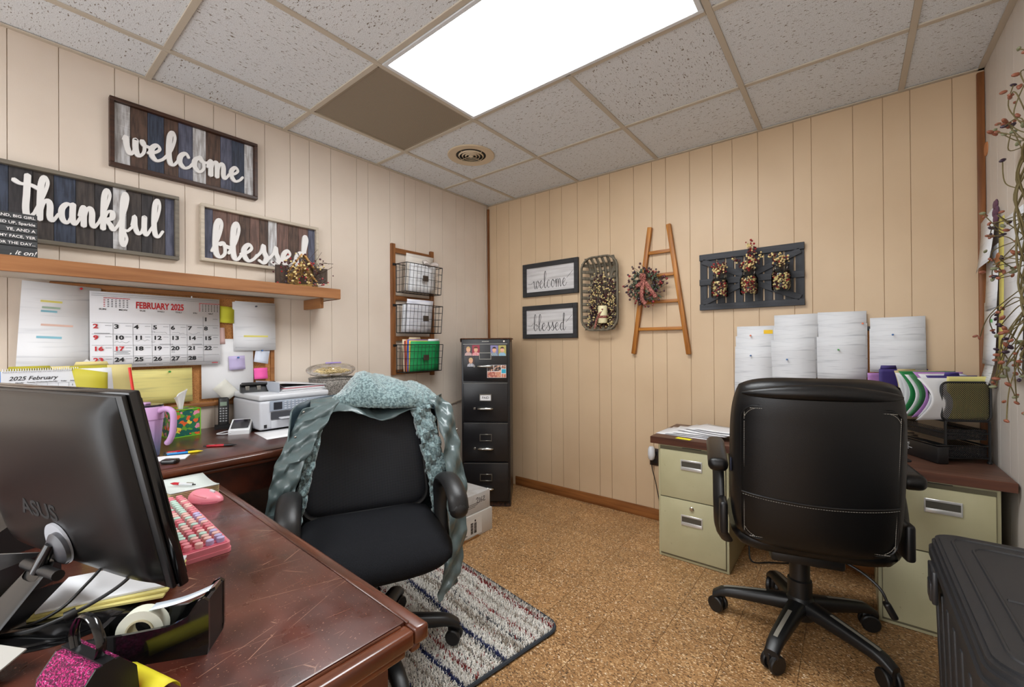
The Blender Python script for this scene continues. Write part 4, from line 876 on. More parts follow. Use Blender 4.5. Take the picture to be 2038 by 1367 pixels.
# ------------------------------------------------------------------ keyboard
t = thing('keyboard', 'pink keyboard with round pastel keys', 'keyboard', (1.255, -2.575, DZ), -.05)
M_kp = mat('pink keyboard', (222, 128, 140), .35); KW, KD = .435, .135
g = G(); g.prism(rrect(KW, KD, .012), 0, .008, 'z'); g.prism(rrect(KW - .004, KD - .004, .011), .008, .02, 'z'); g.build('case', M_kp, t)
g = G(); g.bx(-KW / 2 + .008, KW / 2 - .008, -KD / 2 + .008, KD / 2 - .008, .0202, .0212); g.build('key_plate', mat('key plate', (206, 96, 116), .5), t, smooth=False)
kc = [mat('mint key', (184, 214, 200), .4), mat('rose key', (220, 130, 140), .4), mat('blush key', (230, 184, 176), .4), mat('lilac key', (190, 178, 216), .4)]
g = G(); g.lathe([(.0072, 0), (.0078, .002), (.0074, .0095), (.006, .0105)], 14); kproto = g.build('key', kc[0], t); kproto.location = (0, 0, .0212)
kmesh = []
for c in kc:
    m2 = kproto.data.copy(); m2.materials.clear(); m2.materials.append(c); kmesh.append(m2)
bpy.data.objects.remove(kproto); rk = random.Random(2)
for r_ in range(6):
    n = 22; xx = -KW / 2 + .02
    for c_ in range(n):
        x = -KW / 2 + .02 + c_ * .01885; y = KD / 2 - .018 - r_ * .0198
        if r_ == 5 and 4 <= c_ <= 8: continue
        edge = (c_ > 18 or c_ < 2 or r_ == 0)
        o = bpy.data.objects.new('key', kmesh[rk.choice([1, 1, 2, 3]) if edge else rk.choice([0, 0, 0, 1, 2])]); COL.objects.link(o); o.parent = t; o.location = (x, y, .0212)
g = G(); g.box((-KW / 2 + .02 + 6 * .01885, KD / 2 - .018 - 5 * .0198, .026), (.092, .0155, .009), .003); g.build('space_bar', kc[1], t)
# mouse
t = thing('computer_mouse', 'pink wireless mouse beside the notebook', 'mouse', (1.065, -2.452, DZ), .55)
g = G()
def mo(u, v):
    a = 2 * PI * u; e = math.sin(PI * v / 2); x = .052 * math.cos(a) * e; y = (.03 - .006 * (x / .052)) * math.sin(a) * e; return (x, y, .003 + .03 * math.cos(PI * v / 2) ** .8 * (1 - .3 * (x / .052)))
g.grid(mo, 28, 10, cu=True); g.build('shell', mat('pink mouse', (224, 134, 148), .35), t)
g = G(); g.prism([(.05 * math.cos(a * PI / 14), .029 * math.sin(a * PI / 14)) for a in range(28)], 0, .006, 'z'); g.build('base', mat('pink mouse base', (206, 112, 128), .4), t)
g = G(); g.box((.02, 0, .029), (.016, .006, .008), .002, (0, .3, 0)); g.build('scroll_wheel', M_white, t)
g = G(); g.tube(spline([(-.02, -.022, .025), (0, -.025, .022), (.02, -.022, .017)], 5), .002, 6); g.build('side_button', mat('rose key', ()), t)
# notebook and pen
t = thing('notebook', 'thick worn notebook with white cover on the desk corner', 'notebook', (.915, -2.462, DZ), -.06)
for k in range(6):
    g = G(); g.grid(lambda u, v: (-.1 + .2 * u + .001 * k, -.058 + .12 * v, .003 + .0042 * k + (.006 * (k / 5) * (u ** 6)) - .004 * (k / 5) * math.sin(PI * u)), 9, 4)
    g.build('page_block' if k < 5 else 'cover', mat('aged page', (210, 196, 150), .8) if k < 5 else mat('pale cover', (206, 214, 210), .7), t, solid=.0036)
pen('ballpoint_pen', 'white pen with a red end lying on the notebook', M_white, (.975, -2.455), (.9, -2.5), DZ + .027, .004, mat('red pen', ()))
# ------------------------------------------------------------------ monitor
psi = .289
t = thing('computer_monitor', 'black monitor seen from behind with a white hinge disc', 'monitor', (1.4566, -2.7257, DZ), psi)
TM = Matrix.Translation((0, 0, .067)) @ Matrix.Rotation(.208, 4, 'X'); MW, MH = .51, .33
def mg(): q = G(); q.M = TM; return q
g = mg(); g.bx(-MW / 2, MW / 2, -.016, 0, 0, MH, .004, 2); g.build('front_bezel', M_black_gloss, t)
g = mg(); g.bx(-MW / 2 + .003, MW / 2 - .003, -.024, -.0165, .004, MH - .003, .003, 2); g.build('middle_frame', M_black_plastic, t)
m = mat('monitor back shell', (20, 19, 19), .3, spec=.3, bump=(1200, .05, (1, 1, 1)))
def back(u, v):
    x, z = (u - .5) * 2, (v - .5) * 2; e = (1 - abs(x) ** 6) ** .5 * (1 - abs(z) ** 6) ** .5
    return (x * (MW / 2 - .006 - .012 * (1 - e)), -.0245 - .026 * e, MH / 2 + z * (MH / 2 - .006))
g = mg(); g.grid(back, 33, 25); g.build('back_shell', m, t, ang=60)
g = mg(); g.bx(-MW / 2 + .005, MW / 2 - .005, 0.0005, .0015, .016, MH - .014); g.build('screen', mat('lit screen off', (14, 15, 18), .1), t, smooth=False)
g = G(); g.text('ASUS', .042, None, M=TM @ Matrix.Translation((-.03, -.0509, .105)) @ Matrix.Rotation(PI / 2, 4, 'X'), depth=.0004, bold=.02, sx=1.25); g.build('logo', mat('logo dark', (10, 10, 10), .6), t)
g = mg(); g.M = TM @ Matrix.Translation((.012, -.051, .062)) @ Matrix.Rotation(PI / 2, 4, 'X'); g.lathe([(.0, 0), (.038, 0), (.038, .004), (.0, .004)], 32, caps=False); g.build('hinge_plate', mat('pale hinge plate', (176, 178, 184), .3), t)
g = mg(); g.M = TM @ Matrix.Translation((.026, -.0555, .06)) @ Matrix.Rotation(PI / 2, 4, 'X'); g.lathe([(.0, .012), (.02, .012), (.028, .006), (.028, 0)], 28, caps=False); g.build('hinge_cap', mat('hinge grey', (70, 70, 74), .35), t)
g = G(); g.M = None; hz = .067 + .045
g.tube([(.026, -.08, hz + .012), (.02, -.088, hz - .012), (.012, -.09, hz - .03)], [.008, .009, .011], 10); g.build('hinge_arm', M_black_gloss, t)
g = G(); g.tube([(-.035, -.088, .085), (.07, -.088, .085)], .0085, 12); g.build('hinge_rod', M_black_plastic, t)
def strut(u, v):
    a = 2 * PI * u; w = .028 + .01 * v; yb = -.09 - .075 * v; zb = .085 - .08 * v
    return (.012 + .004 * v + w * math.copysign(abs(math.cos(a)) ** .5, math.cos(a)), yb + .014 * math.sin(a), zb + .012 * math.sin(a))
g = G(); g.grid(strut, 24, 8, cu=True); g.build('strut', mat('strut black', (34, 34, 34), .3), t)
g = G(); q = [strut(.25, k / 10) for k in (2, 7)]
g.mesh([(q[0][0] - .012, q[0][1], q[0][2] + .0006), (q[0][0] + .012, q[0][1], q[0][2] + .0006), (q[1][0] + .014, q[1][1], q[1][2] + .0006), (q[1][0] - .014, q[1][1], q[1][2] + .0006)], [(0, 1, 2, 3)]); g.build('strut_slot', mat('slot black', (8, 8, 10), .3), t)
g = G(); g.lathe([(.0, .003), (.118, .003), (.128, .001), (.128, .0)], 48, caps=False); g.lathe([(.0, .008), (.1, .008), (.118, .0035)], 48, caps=False)
o = g.build('base', M_black_gloss, t); o.location = (.01, -.06, 0); o.scale = (1, .85, 1)
# papers on the monitor foot
for k in range(3):
    g = G(); g.bx(-.09, .09, -.06, .06, 0, .004, .0005, 1)
    solo(g, ('yellow_pad', 'yellow_pad', 'printed_form')[k], (mat('yellow pad', (206, 194, 120), .8), mat('yellow pad', ()), M_print)[k], ('yellow pad at the bottom of the pile on the monitor foot', 'second yellow pad in the pile on the monitor foot', 'printed white form on top of the pads under the monitor')[k], 'paper', (1.5 - .006 * k, -2.715 + .004 * k, DZ + .0085 + .0042 * k), 1.05 + .05 * k)
# cables
M_cable = mat('black cable', (18, 18, 19), .45)
g = G(); c = spline([(1.605, -2.69, .83), (1.6, -2.72, .80), (1.58, -2.755, .775), (1.575, -2.79, .765), (1.545, -2.83, .752), (1.47, -2.9, .745)], 8); g.tube(c, .003, 8)
g.tube([c[20], c[21], c[22], c[23]], .0075, 10)
solo(g, 'video_cable', M_cable, 'black monitor cable with a ferrite bead trailing over the desk', 'cable')
g = G(); g.tube(spline([(1.545, -2.73, .825), (1.53, -2.755, .79), (1.53, -2.79, .76), (1.51, -2.84, .7455), (1.44, -2.9, .7445)], 8), .0025, 8); solo(g, 'power_cable', M_cable, 'thin black cable hanging behind the monitor strut', 'cable')
g = G(); g.bx(-.018, .018, -.008, .008, 0, .03, .003, 2); g.cyl((0, 0, 0), (0, 0, -.012), .004, n=8); solo(g, 'video_plug', mat('blue plug', (36, 60, 150), .4), 'blue video plug under the monitor edge', 'plug', (1.565, -2.71, .812), psi)
# telephone and label maker at the left
t = thing('desk_phone', 'black desk telephone half hidden left of the monitor', 'telephone', (1.02, -2.83, DZ), psi + PI)
g = G(); g.prism([(-.1, 0), (.1, 0), (.1, .02), (-.08, .13), (-.1, .13)], -.09, .09, 'x'); g.build('body', M_black_plastic, t)
g = G(); g.tube(spline([(-.05, .1, .06), (-.055, .06, .12), (-.055, -.02, .165), (-.05, -.09, .155), (-.05, -.11, .13)], 6), .018, 10); g.build('handset', M_black_gloss, t)
t = thing('label_printer', 'black label printer with a clear window beside the monitor foot', 'label printer', (1.33, -2.86, DZ), .75)
g = G(); g.prism([(-.07, 0), (.07, 0), (.07, .03), (.04, .062), (-.05, .07), (-.07, .05)], -.06, .06, 'x'); g.build('case', M_black_plastic, t)
g = G(); g.mesh([(-.045, .071, .0305), (.045, .071, .0305), (.045, .042, .0615), (-.045, .042, .0615)], [(0, 1, 2, 3)]); g.build('window', mat('smoked window', (110, 108, 104), .1), t, solid=.002)
# tape dispenser
t = thing('tape_dispenser', 'black desktop tape dispenser with a white roll', 'tape dispenser', (1.738, -2.705, DZ), .93)
sd = [(-.08, .0), (.078, 0), (.08, .012), (.08, .078), (.074, .083), (.066, .08), (.052, .058), (.03, .049), (-.02, .046), (-.07, .045), (-.08, .036)]
for s_ in (-1, 1):
    g = G(); g.prism(sd, s_ * .028 - .0025, s_ * .028 + .0025); g.build('side_wall', M_black_gloss, t)
g = G(); g.bx(-.078, .078, -.0255, .0255, 0, .012); g.prism([(.062, .012), (.079, .012), (.079, .079), (.07, .074)], -.0255, .0255); g.prism([(-.08, .012), (-.072, .012), (-.072, .036), (-.08, .03)], -.0255, .0255); g.build('weighted_base', M_black_plastic, t)
g = G(); g.M = Matrix.Translation((-.016, 0, .036)) @ Matrix.Rotation(PI / 2, 4, 'X'); g.lathe([(.018, -.0095), (.03, -.0095), (.03, .0095), (.018, .0095), (.018, -.0095)], 32, caps=False); g.build('tape_roll', mat('frosted tape', (214, 216, 200), .4), t)
g = G(); g.M = Matrix.Translation((-.016, 0, .036)) @ Matrix.Rotation(PI / 2, 4, 'X'); g.lathe([(.0155, -.011), (.0178, -.011), (.0178, .011), (.0155, .011), (.0155, -.011)], 24, caps=False); g.build('core', mat('tape core', (190, 182, 150), .5), t)
g = G(); g.grid(lambda u, v: (-.004 + .078 * u, -.0095 + .019 * v, .0655 + .018 * u - .004 * math.sin(PI * u)), 8, 2); g.build('tape_strip', mat('clear tape', (200, 210, 220), .25), t, solid=.0005)
g = G(); g.prism([(.072, .081), (.082, .083), (.081, .089), (.074, .085)], -.011, .011); g.build('cutter', M_chrome, t)
# sequin purse
t = thing('sequin_purse', 'tiny magenta sequin purse with a black handle in the foreground', 'purse', (1.8, -2.785, DZ), .3)
m = mat('magenta sequins', (196, 34, 120), .25, metal=.55, var=((92, 10, 60), 300, (1, 2, 1), .4, .55), var2=((244, 150, 206), 380, (1, 2, 1), .6, .68), bump=(350, 1., (1, 2, 1)))
pp = [(-.034, 0), (.034, 0), (.03, .045), (.012, .068), (-.012, .068), (-.03, .045)]
g = G(); g.prism(pp, -.042, .042, 'x'); g.build('pouch', m, t)
for s_ in (-1, 1): g = G(); g.prism([(p[0] * .98, p[1]) for p in pp], s_ * .0435 - .0012, s_ * .0435 + .0012, 'x'); g.build('end_panel', M_black_plastic, t)
g = G(); g.bx(-.008, .008, -.0375, -.035, .004, .046, .0006, 1); g.bx(-.046, .046, -.006, .006, .0685, .0705); g.build('strap', mat('black strap', (20, 20, 22), .35), t)
g = G(); hp = spline([(-.026, 0, .07), (-.03, 0, .09), (-.012, 0, .113), (.012, 0, .113), (.03, 0, .09), (.026, 0, .07)], 6); g.tube(hp, .0055, 8, flat=.35); g.build('handle', M_black_gloss, t)
# curled yellow flag, white card
g = G(); g.grid(lambda u, v: (-.045 + .09 * u, .014 * math.cos(PI * 1.15 * v) - .002, .0005 + .016 * math.sin(PI * 1.1 * v) * .9 + .003), 4, 10)
solo(g, 'sticky_flag', mat('yellow flag', (226, 214, 40), .6), 'curled bright yellow paper flag between purse and tape dispenser', 'note', (1.818, -2.728, DZ + .001), .28, solid=.0006)
g = G(); g.M = Matrix.Rotation(.35, 4, 'X'); g.bx(-.05, .05, -.04, .04, 0, .002); solo(g, 'folded_card', mat('grey white card', (180, 178, 172), .6), 'pale folded card at the lower left corner of the desk', 'card', (1.62, -2.885, DZ + .016), .5, smooth=False)

# ================================================================== rug
t = thing('rug', 'shaggy striped cream rug under the mesh chair', 'rug', (.80, -1.215, 0), -.165)
RL, RD = .80, .78
g = G(); g.prism(rrect(RL, RD, .06, 6, RL / 2, -RD / 2), .0005, .009, 'z'); g.build('backing', mat('rug backing', (52, 56, 62), .9), t)
g = G(); g.tube([(a, b, .009) for a, b in rrect(RL, RD, .06, 6, RL / 2, -RD / 2)], .007, 6, closed=True); g.build('binding', mat('rug binding', (48, 54, 62), .8), t)
rr = np.random.RandomState(9); sp = .0054; vs = []; fs = []; mi = []
stripe = [(.025, 3), (.045, 2), (.052, 0), (.09, 0), (.1, 1), (.14, 0), (.15, 2), (.19, 0), (.2, 4), (.215, 0), (.25, 1), (.262, 0), (.30, 0), (.312, 5), (.33, 4), (.365, 0), (.375, 1), (.43, 0), (.445, 2), (.49, 0), (.505, 5), (.55, 0), (.56, 1), (.62, 0), (.635, 5), (.7, 0), (.72, 2), (.8, 0)]
for i in range(int(RL / sp)):
    for j in range(int(RD / sp)):
        x = i * sp + rr.uniform(0, sp); y = j * sp + rr.uniform(0, sp)
        cx, cy2 = min(x, RL - x), min(y, RD - y)
        if cx < .006 or cy2 < .006 or (cx < .06 and cy2 < .06 and (cx - .06) ** 2 + (cy2 - .06) ** 2 > .054 ** 2): continue
        yy = y + .006 * math.sin(9 * x) + rr.uniform(-.004, .004); m_ = 0
        for lim, k in stripe:
            if yy < lim: m_ = k; break
        q = rr.rand()
        if m_ in (2, 4) and q > .62: m_ = 0
        if m_ in (1, 3) and q > .7: m_ = 0
        if m_ == 0 and q < .04: m_ = 1
        if m_ == 0 and q > .985: m_ = 2
        h = rr.uniform(.009, .016); lx, ly = rr.normal(0, .004, 2); w = rr.uniform(.0018, .0028); a0 = rr.uniform(0, 2 * PI); b0 = len(vs)
        for k in range(3): an = a0 + k * 2.0944; vs.append((x + w * math.cos(an), -y + w * math.sin(an), .008))
        for k in range(3): an = a0 + k * 2.0944; vs.append((x + lx + .7 * w * math.cos(an), -y + ly + .7 * w * math.sin(an), .008 + h))
        for k in range(3): fs.append((b0 + k, b0 + (k + 1) % 3, b0 + 3 + (k + 1) % 3, b0 + 3 + k)); mi.append(m_)
        fs.append((b0 + 3, b0 + 4, b0 + 5)); mi.append(m_)
me = bpy.data.meshes.new('pile'); me.from_pydata(vs, [], fs)
for c in ((255, 252, 246), (178, 166, 152), (150, 54, 50), (200, 192, 182), (92, 94, 100), (44, 54, 104)): me.materials.append(mat('rug yarn %d %d %d' % c, c, .9))
me.polygons.foreach_set('material_index', mi); o = bpy.data.objects.new('pile', me); COL.objects.link(o); o.parent = t; o['kind'] = 'stuff'

# ================================================================== swivel chairs
def star_base(t, r, angs, m, z0, caster_r=.03, strip=None):
    g = G(); g.lathe([(.0, z0 + .075), (.05, z0 + .075), (.056, z0 + .09), (.05, z0 + .15), (.04, z0 + .165), (.0, z0 + .165)], 24, caps=False); g.build('hub', m, t)
    for a in angs:
        ca, sa = math.cos(a), math.sin(a)
        def leg(u, v):
            an = 2 * PI * u; w = .034 - .01 * v; hh = .032 - .014 * v; d = .03 + (r - .01) * v; z = z0 + .122 - .034 * v ** 1.3 - .022 * (max(0, v - .8) / .2) ** 2
            s_ = w * math.copysign(abs(math.cos(an)) ** .7, math.cos(an)); return (ca * d - sa * s_, sa * d + ca * s_, z + hh * math.copysign(abs(math.sin(an)) ** .7, math.sin(an)))
        g = G(); g.grid(leg, 16, 11, cu=True); e = [leg(k / 16, 1) for k in range(16)]; g.mesh(e, [tuple(range(16))])
        lg = g.build('leg', m, t)
        if strip:
            g = G(); g.grid(lambda u, v: (lambda p: (p[0] - sa * (v - .5) * .014, p[1] + ca * (v - .5) * .014, p[2] + .0012))(leg(.25, .3 + .55 * u)), 8, 2); g.build('grip_strip', strip, lg)
        cx, cy3 = ca * r, sa * r; aw = a + 1.1; wx, wy = math.cos(aw), math.sin(aw)
        g = G(); g.M = Matrix.Translation((cx, cy3, z0 + caster_r + .004)) @ Matrix.Rotation(aw, 4, 'Z'); g.box((0, 0, .008), (.018, .05, .046), .008); g.cyl((0, 0, .02), (0, 0, .05), .012, n=12); cs = g.build('caster', m, t)
        for s_ in (-1, 1):
            g = G(); g.M = Matrix.Translation((cx + wx * s_ * .018, cy3 + wy * s_ * .018, z0 + caster_r - .001)) @ Matrix.Rotation(aw, 4, 'Z') @ Matrix.Rotation(PI / 2, 4, 'Y')
            g.lathe([(.0, -.009), (caster_r - .004, -.009), (caster_r, -.005), (caster_r, .005), (caster_r - .004, .009), (.0, .009)], 20, caps=False); g.build('wheel', m, cs)
def puff(g, w, h, th, p=4., nu=25, nv=25, f=None):
    """cushion w by h in local xz, thickness th along y"""
    for s_ in (-1, 1):
        def q(u, v):
            x, z = (u - .5) * 2, (v - .5) * 2
            x2, z2 = x * math.sqrt(1 - .5 * abs(z) ** 5 * .35), z * math.sqrt(1 - .5 * abs(x) ** 5 * .35)
            e = max(0, 1 - abs(x) ** p) ** (1 / 2.2) * max(0, 1 - abs(z) ** p) ** (1 / 2.2); P = (x2 * w / 2, s_ * th / 2 * e, z2 * h / 2); return f(*P) if f else P
        g.grid(q, nu, nv)
    bmesh.ops.remove_doubles(g.bm, verts=g.bm.verts, dist=.0004); return g
CH = (1.15, -1.95, 0.0); CR = 1.10
t = thing('mesh_task_chair', 'black mesh back task chair with a coat over it', 'chair', CH, CR)
M_fab = mat('black seat fabric', (20, 21, 24), .9, bump=(700, .35, (1, 1, 1)), var=((29, 30, 35), 300, (1, 1, 1), .4, .7), spec=.2)
ZR = .026
star_base(t, .30, [math.radians(55 + 72 * k) - CR for k in range(5)], M_black_plastic, ZR)
g = G(); g.lathe([(.026, ZR + .16), (.026, .28), (.016, .262), (.016, .405)], 20); g.build('gas_column', M_black_plastic, t)
g = G(); g.bx(-.09, .09, -.1, .12, .395, .42, .006); g.build('seat_mechanism', M_black_plastic, t)
g = G(); puff(g, .52, .5, .1, 5, 25, 25, lambda x, y, z: (x, z, .468 + y - .35 * max(0, -z - .16) + .012 * (x / .25) ** 2))
g.build('seat', M_fab, t, ang=80)
def meshmat():
    m = mat('mesh back', (16, 17, 20), .6, spec=.3); nt = m.node_tree; N = nt.nodes; L = nt.links; b = N['Principled BSDF']
    tc = N.new('ShaderNodeTexCoord'); mp = N.new('ShaderNodeMapping'); mp.inputs['Scale'].default_value = (1, 0, 1); L.new(tc.outputs['Object'], mp.inputs[0]); v = N.new('ShaderNodeTexVoronoi'); v.inputs['Scale'].default_value = 205; v.inputs['Randomness'].default_value = 0; L.new(mp.outputs[0], v.inputs['Vector'])
    r = N.new('ShaderNodeMapRange'); r.inputs[1].default_value = .3; r.inputs[2].default_value = .5; L.new(v.outputs['Distance'], r.inputs[0]); mx = N.new('ShaderNodeMix'); mx.data_type = 'RGBA'; mx.inputs[6].default_value = lin((6, 6, 8)); mx.inputs[7].default_value = lin((54, 56, 62)); L.new(r.outputs[0], mx.inputs[0]); L.new(mx.outputs[2], b.inputs['Base Color']); return m
def bk(x, y, z): k = z / .25; return (x * (1 - .06 * k), .255 + .05 * k + y - .09 * (x / .25) ** 2 * .5, .732 + z)
g = G(); puff(g, .47, .45, .035, 8, 25, 25, bk); g.build('mesh_backrest', meshmat(), t, ang=80)
fr = [bk(a, .0, b) for a, b in rrect(.475, .455, .07, 8)]
g = G(); g.tube(fr, .011, 8, closed=True); g.build('back_frame', M_black_plastic, t)
g = G(); g.tube([(0, .1, .41), (0, .24, .42), (0, .3, .5), (0, .3, .62)], .022, 10, flat=.6); g.build('back_support', M_black_plastic, t)
M_arm = mat('arm rest urethane', (28, 28, 29), .42, bump=(500, .12, (1, 1, 1)))
for s_ in (-1, 1):
    a = spline([(s_ * .27, .03, .43), (s_ * .272, .05, .5), (s_ * .275, .055, .58), (s_ * .275, .03, .645), (s_ * .275, -.03, .672), (s_ * .275, -.11, .668), (s_ * .275, -.17, .64), (s_ * .275, -.19, .6)], 5)
    n = len(a); g = G(); g.tube(a, [.022 + .016 * min(1, i / (n * .4)) for i in range(n)], 14, flat=.6, ref=(0, 1, 0)); g.ball(a[-1], .034, 12, 8, (1.05, .7, .9)); g.build('armrest', M_arm, t)
    g = G(); g.bx(s_ * .14 - .13, s_ * .14 + .13, -.01, .06, .405, .42, .004); g.build('arm_bracket', M_black_plastic, t)
# ------------------------------------------------------------------ coat over the chair
t = thing('winter_coat', 'grey green winter coat with fleece collar draped over the mesh chair', 'coat', CH, CR)
M_sat = mat('grey green satin shell', (92, 107, 108), .3, spec=.6, var=((76, 91, 92), 8, (1, 1, 1), .4, .7), bump=(38, .5, (1, 1, .6)))
M_fleece = mat('sage fleece', (140, 164, 165), .95, var=((78, 100, 104), 120, (1, 1, 1), .38, .62), bump=(190, 1., (1, 1, 1)), sheen=.6)
M_quilt = mat('quilted lining', (50, 66, 74), .5, var=((38, 52, 60), 20, (1, 1, 1), .4, .6))
def wr(u, v, a=1., k=0.): return a * (.006 * math.sin(17 * v + 5 * u + k) + .004 * math.sin(31 * v - 9 * u + 2 * k) + .003 * math.sin(23 * u + 11 * v))
def body(u, v):
    a = PI * u; top = .985 - .05 * (abs(u - .5) * 2) ** 2; zb = .36 - .14 * u
    z = top + (zb - top) * v; x = -(.265 + .05 * v) * math.cos(a) * 1.06; y = .17 - .08 * v + (.185 - .02 * v) * math.sin(a) ** .7
    return (x, y + wr(u, v, .6), z)
g = G(); g.grid(body, 41, 21); o = g.build('coat_body', [M_sat, M_quilt], t, solid=.006, ang=80); o.modifiers['solid'].material_offset = 1
def strip(g, path, wid, nrm, nu=9, nv=36, k=0., amp=1., taper=None):
    c = spline(path, 8); n = len(c)
    def f(u, v):
        p = c[min(n - 1, int(round(v * (n - 1))))]; w = wid * (taper(v) if taper else 1); o = (u - .5) * w; d = wr(u, v * 2, amp, k)
        return (p[0] + o * nrm[0] + d * .3, p[1] + o * nrm[1] - d, p[2] + o * nrm[2] + d * .3)
    return g.grid(f, nu, nv)
g = G(); strip(g, [(-.175, .17, .965), (-.225, .14, .87), (-.28, .1, .76), (-.31, .08, .64), (-.335, .09, .52)], .13, (.82, -.45, .25), k=1, amp=2.0, taper=lambda v: 1.35 - .65 * v); g.build('left_lapel', M_sat, t, solid=.004, subsurf=1, ang=80)
g = G(); strip(g, [(-.19, .13, .88), (-.215, .105, .76), (-.243, .088, .64), (-.265, .082, .53)], .05, (.85, -.3, .2), k=2, amp=1.2); g.build('fleece_edge', M_fleece, t, solid=.014, subsurf=1, ang=80, disp=(.02, .006))
def band(u, v):
    x = -.215 + .515 * u; dip = -.055 * math.exp(-((u - .52) / .16) ** 2); a = PI * .62 * v
    z = .968 - .02 * u + dip + .02 * math.sin(PI * u) + .04 * math.sin(a) - .04; y = .19 - .03 * math.cos(a) + .1 * v - .03 * math.sin(PI * u) * (1 - v) + .02
    return (x, y + wr(u * 2, v, .8, 3), z + .6 * wr(u * 3, v, 1., 1))
g = G(); g.grid(band, 44, 12); g.build('facing_band', M_sat, t, solid=.004, subsurf=1, ang=80)
def collar(u, v):
    a = PI * v; e = math.sin(PI * min(1, max(0, u))) ** .4
    fold = .02 * math.sin(11 * u - 4.5 * v + .6) * (.5 + .5 * math.sin(5 * u + 1)) + .012 * math.sin(21 * u + 7 * v)
    prof = .7 + .42 * math.exp(-((u - .3) / .2) ** 2) + .2 * math.exp(-((u - .68) / .16) ** 2)
    x = -.135 + .47 * u; y = .30 - .15 * math.cos(a) * e; z = .94 + (.12 * prof + fold) * math.sin(a) ** .8 * e - .03 * (u - .3)
    return (x, y, z)
g = G(); g.grid(collar, 90, 50); g.build('fleece_collar', M_fleece, t, ang=80, solid=.01, disp=(.016, .014))
g = G(); strip(g, [(.215, .165, .93), (.24, .13, .82), (.262, .1, .7), (.28, .08, .58), (.285, .075, .5)], .085, (.9, -.2, .15), nu=20, nv=60, k=4); g.build('fleece_edge', M_fleece, t, solid=.018, ang=80, disp=(.02, .007))
g = G(); strip(g, [(.285, .18, .97), (.32, .13, .88), (.335, .09, .74), (.345, .06, .58), (.34, .05, .42), (.315, .03, .28), (.29, .02, .19)], .12, (.75, .5, .15), k=5, amp=2.0, taper=lambda v: .8 + .5 * v); g.build('right_lapel', M_sat, t, solid=.004, subsurf=1, ang=80)
for p in ((-.235, .118, .945), (-.262, .085, .86), (.345, .06, .84)):
    g = G(); g.ball(p, .005, 10, 6); g.build('snap_button', M_steel, t)
# ------------------------------------------------------------------ executive chair
EC = (2.38, -.768, 0.0); ER = math.radians(195.2)
t = thing('executive_chair', 'black leather executive chair seen from behind', 'chair', EC, ER)
M_lea = mat('black leather', (11, 11, 12), .36, bump=(420, .12, (1, 1, 1)), spec=.42); M_stitch = mat('grey stitching', (150, 146, 138), .7)
star_base(t, .305, [math.radians(187 + 72 * k) - ER for k in range(5)], M_black_plastic, 0.0, .034, mat('worn grey strip', (138, 134, 124), .45))
g = G(); g.lathe([(.043, .15), (.043, .225), (.036, .23), (.036, .345)], 24); g.build('column_shroud', M_black_plastic, t)
g = G(); g.bx(-.12, .12, -.12, .14, .34, .39, .01); g.build('seat_mechanism', M_black_plastic, t)
g = G(); puff(g, .52, .52, .11, 5, 25, 25, lambda x, y, z: (x, z, .45 + y)); g.build('seat', M_lea, t, ang=80)
def eb(x, y, z):
    k = (z + .31) / .62; return (x * (1 + .03 * math.sin(PI * k)), .235 + .07 * k + y - .05 * (x / .27) ** 2 + (.02 * max(0, k - .75)), .75 + z)
g = G(); puff(g, .52, .64, .13, 7, 33, 33, eb); bk_ = g.build('backrest', M_lea, t, ang=80)
# head roll, rear panel and seams
def rear(x, z, o=0.): return eb(x, .065 * max(0, 1 - abs(x / .26) ** 7) ** (1 / 2.2) * max(0, 1 - abs(z / .32) ** 7) ** (1 / 2.2) + o, z)
def ch_panel(pts, off): return [rear(a, b, off) for a, b in pts]
pl = [(a, b - .03) for a, b in rrect(.455, .5, .045, 6)]
g = G(); g.tube(ch_panel(pl, .001), .0035, 6, closed=True); g.build('piping', M_lea, bk_)
g = G(); q = ch_panel([(a * .965, (b + .03) * .965 - .03) for a, b in [pl[i] for i in range(len(pl))]], .0015); n = len(q)
dense = spline(q, 6, True); cum = [0.]
for a_, b_ in zip(dense, dense[1:] + dense[:1]): cum.append(cum[-1] + math.dist(a_, b_))
def at_len(l):
    k = max(0, min(len(dense) - 1, int(np.searchsorted(cum, l) - 1))); a_, b_ = dense[k], dense[(k + 1) % len(dense)]; f_ = (l - cum[k]) / max(1e-9, cum[k + 1] - cum[k]); return tuple(a_[i] + (b_[i] - a_[i]) * f_ for i in range(3))
l = 0.
while l < cum[-1] - .007: g.tube([at_len(l), at_len(l + .0048)], .0009, 4); l += .0068
sm = [rear(-.225 + .45 * k / 60, -.115 - .012 * math.sin(PI * k / 60) , .0018) for k in range(61)]
for i in range(0, 60): g.tube([sm[i], tuple(sm[i][k] + .65 * (sm[i + 1][k] - sm[i][k]) for k in range(3))], .0009, 4)
g.build('stitching', M_stitch, bk_)['kind'] = 'stuff'
g = G(); g.tube([(p[0], p[1] + .0, p[2] + .008) for p in sm], .0035, 6); g.build('cross_seam', M_lea, bk_)
g = G(); g.tube([rear(-.228 + .456 * k / 20, .262 + .012 * math.sin(PI * k / 20), -.002) for k in range(21)], [.004 + .024 * math.sin(PI * k / 20) ** .6 for k in range(21)], 10); g.build('head_roll', M_lea, bk_)
g = G(); p = rear(.25, -.02); g.box((p[0] + .006, p[1] - .03, p[2]), (.004, .03, .05), .001); g.build('fabric_tag', mat('navy tag', (28, 34, 56), .6), bk_)
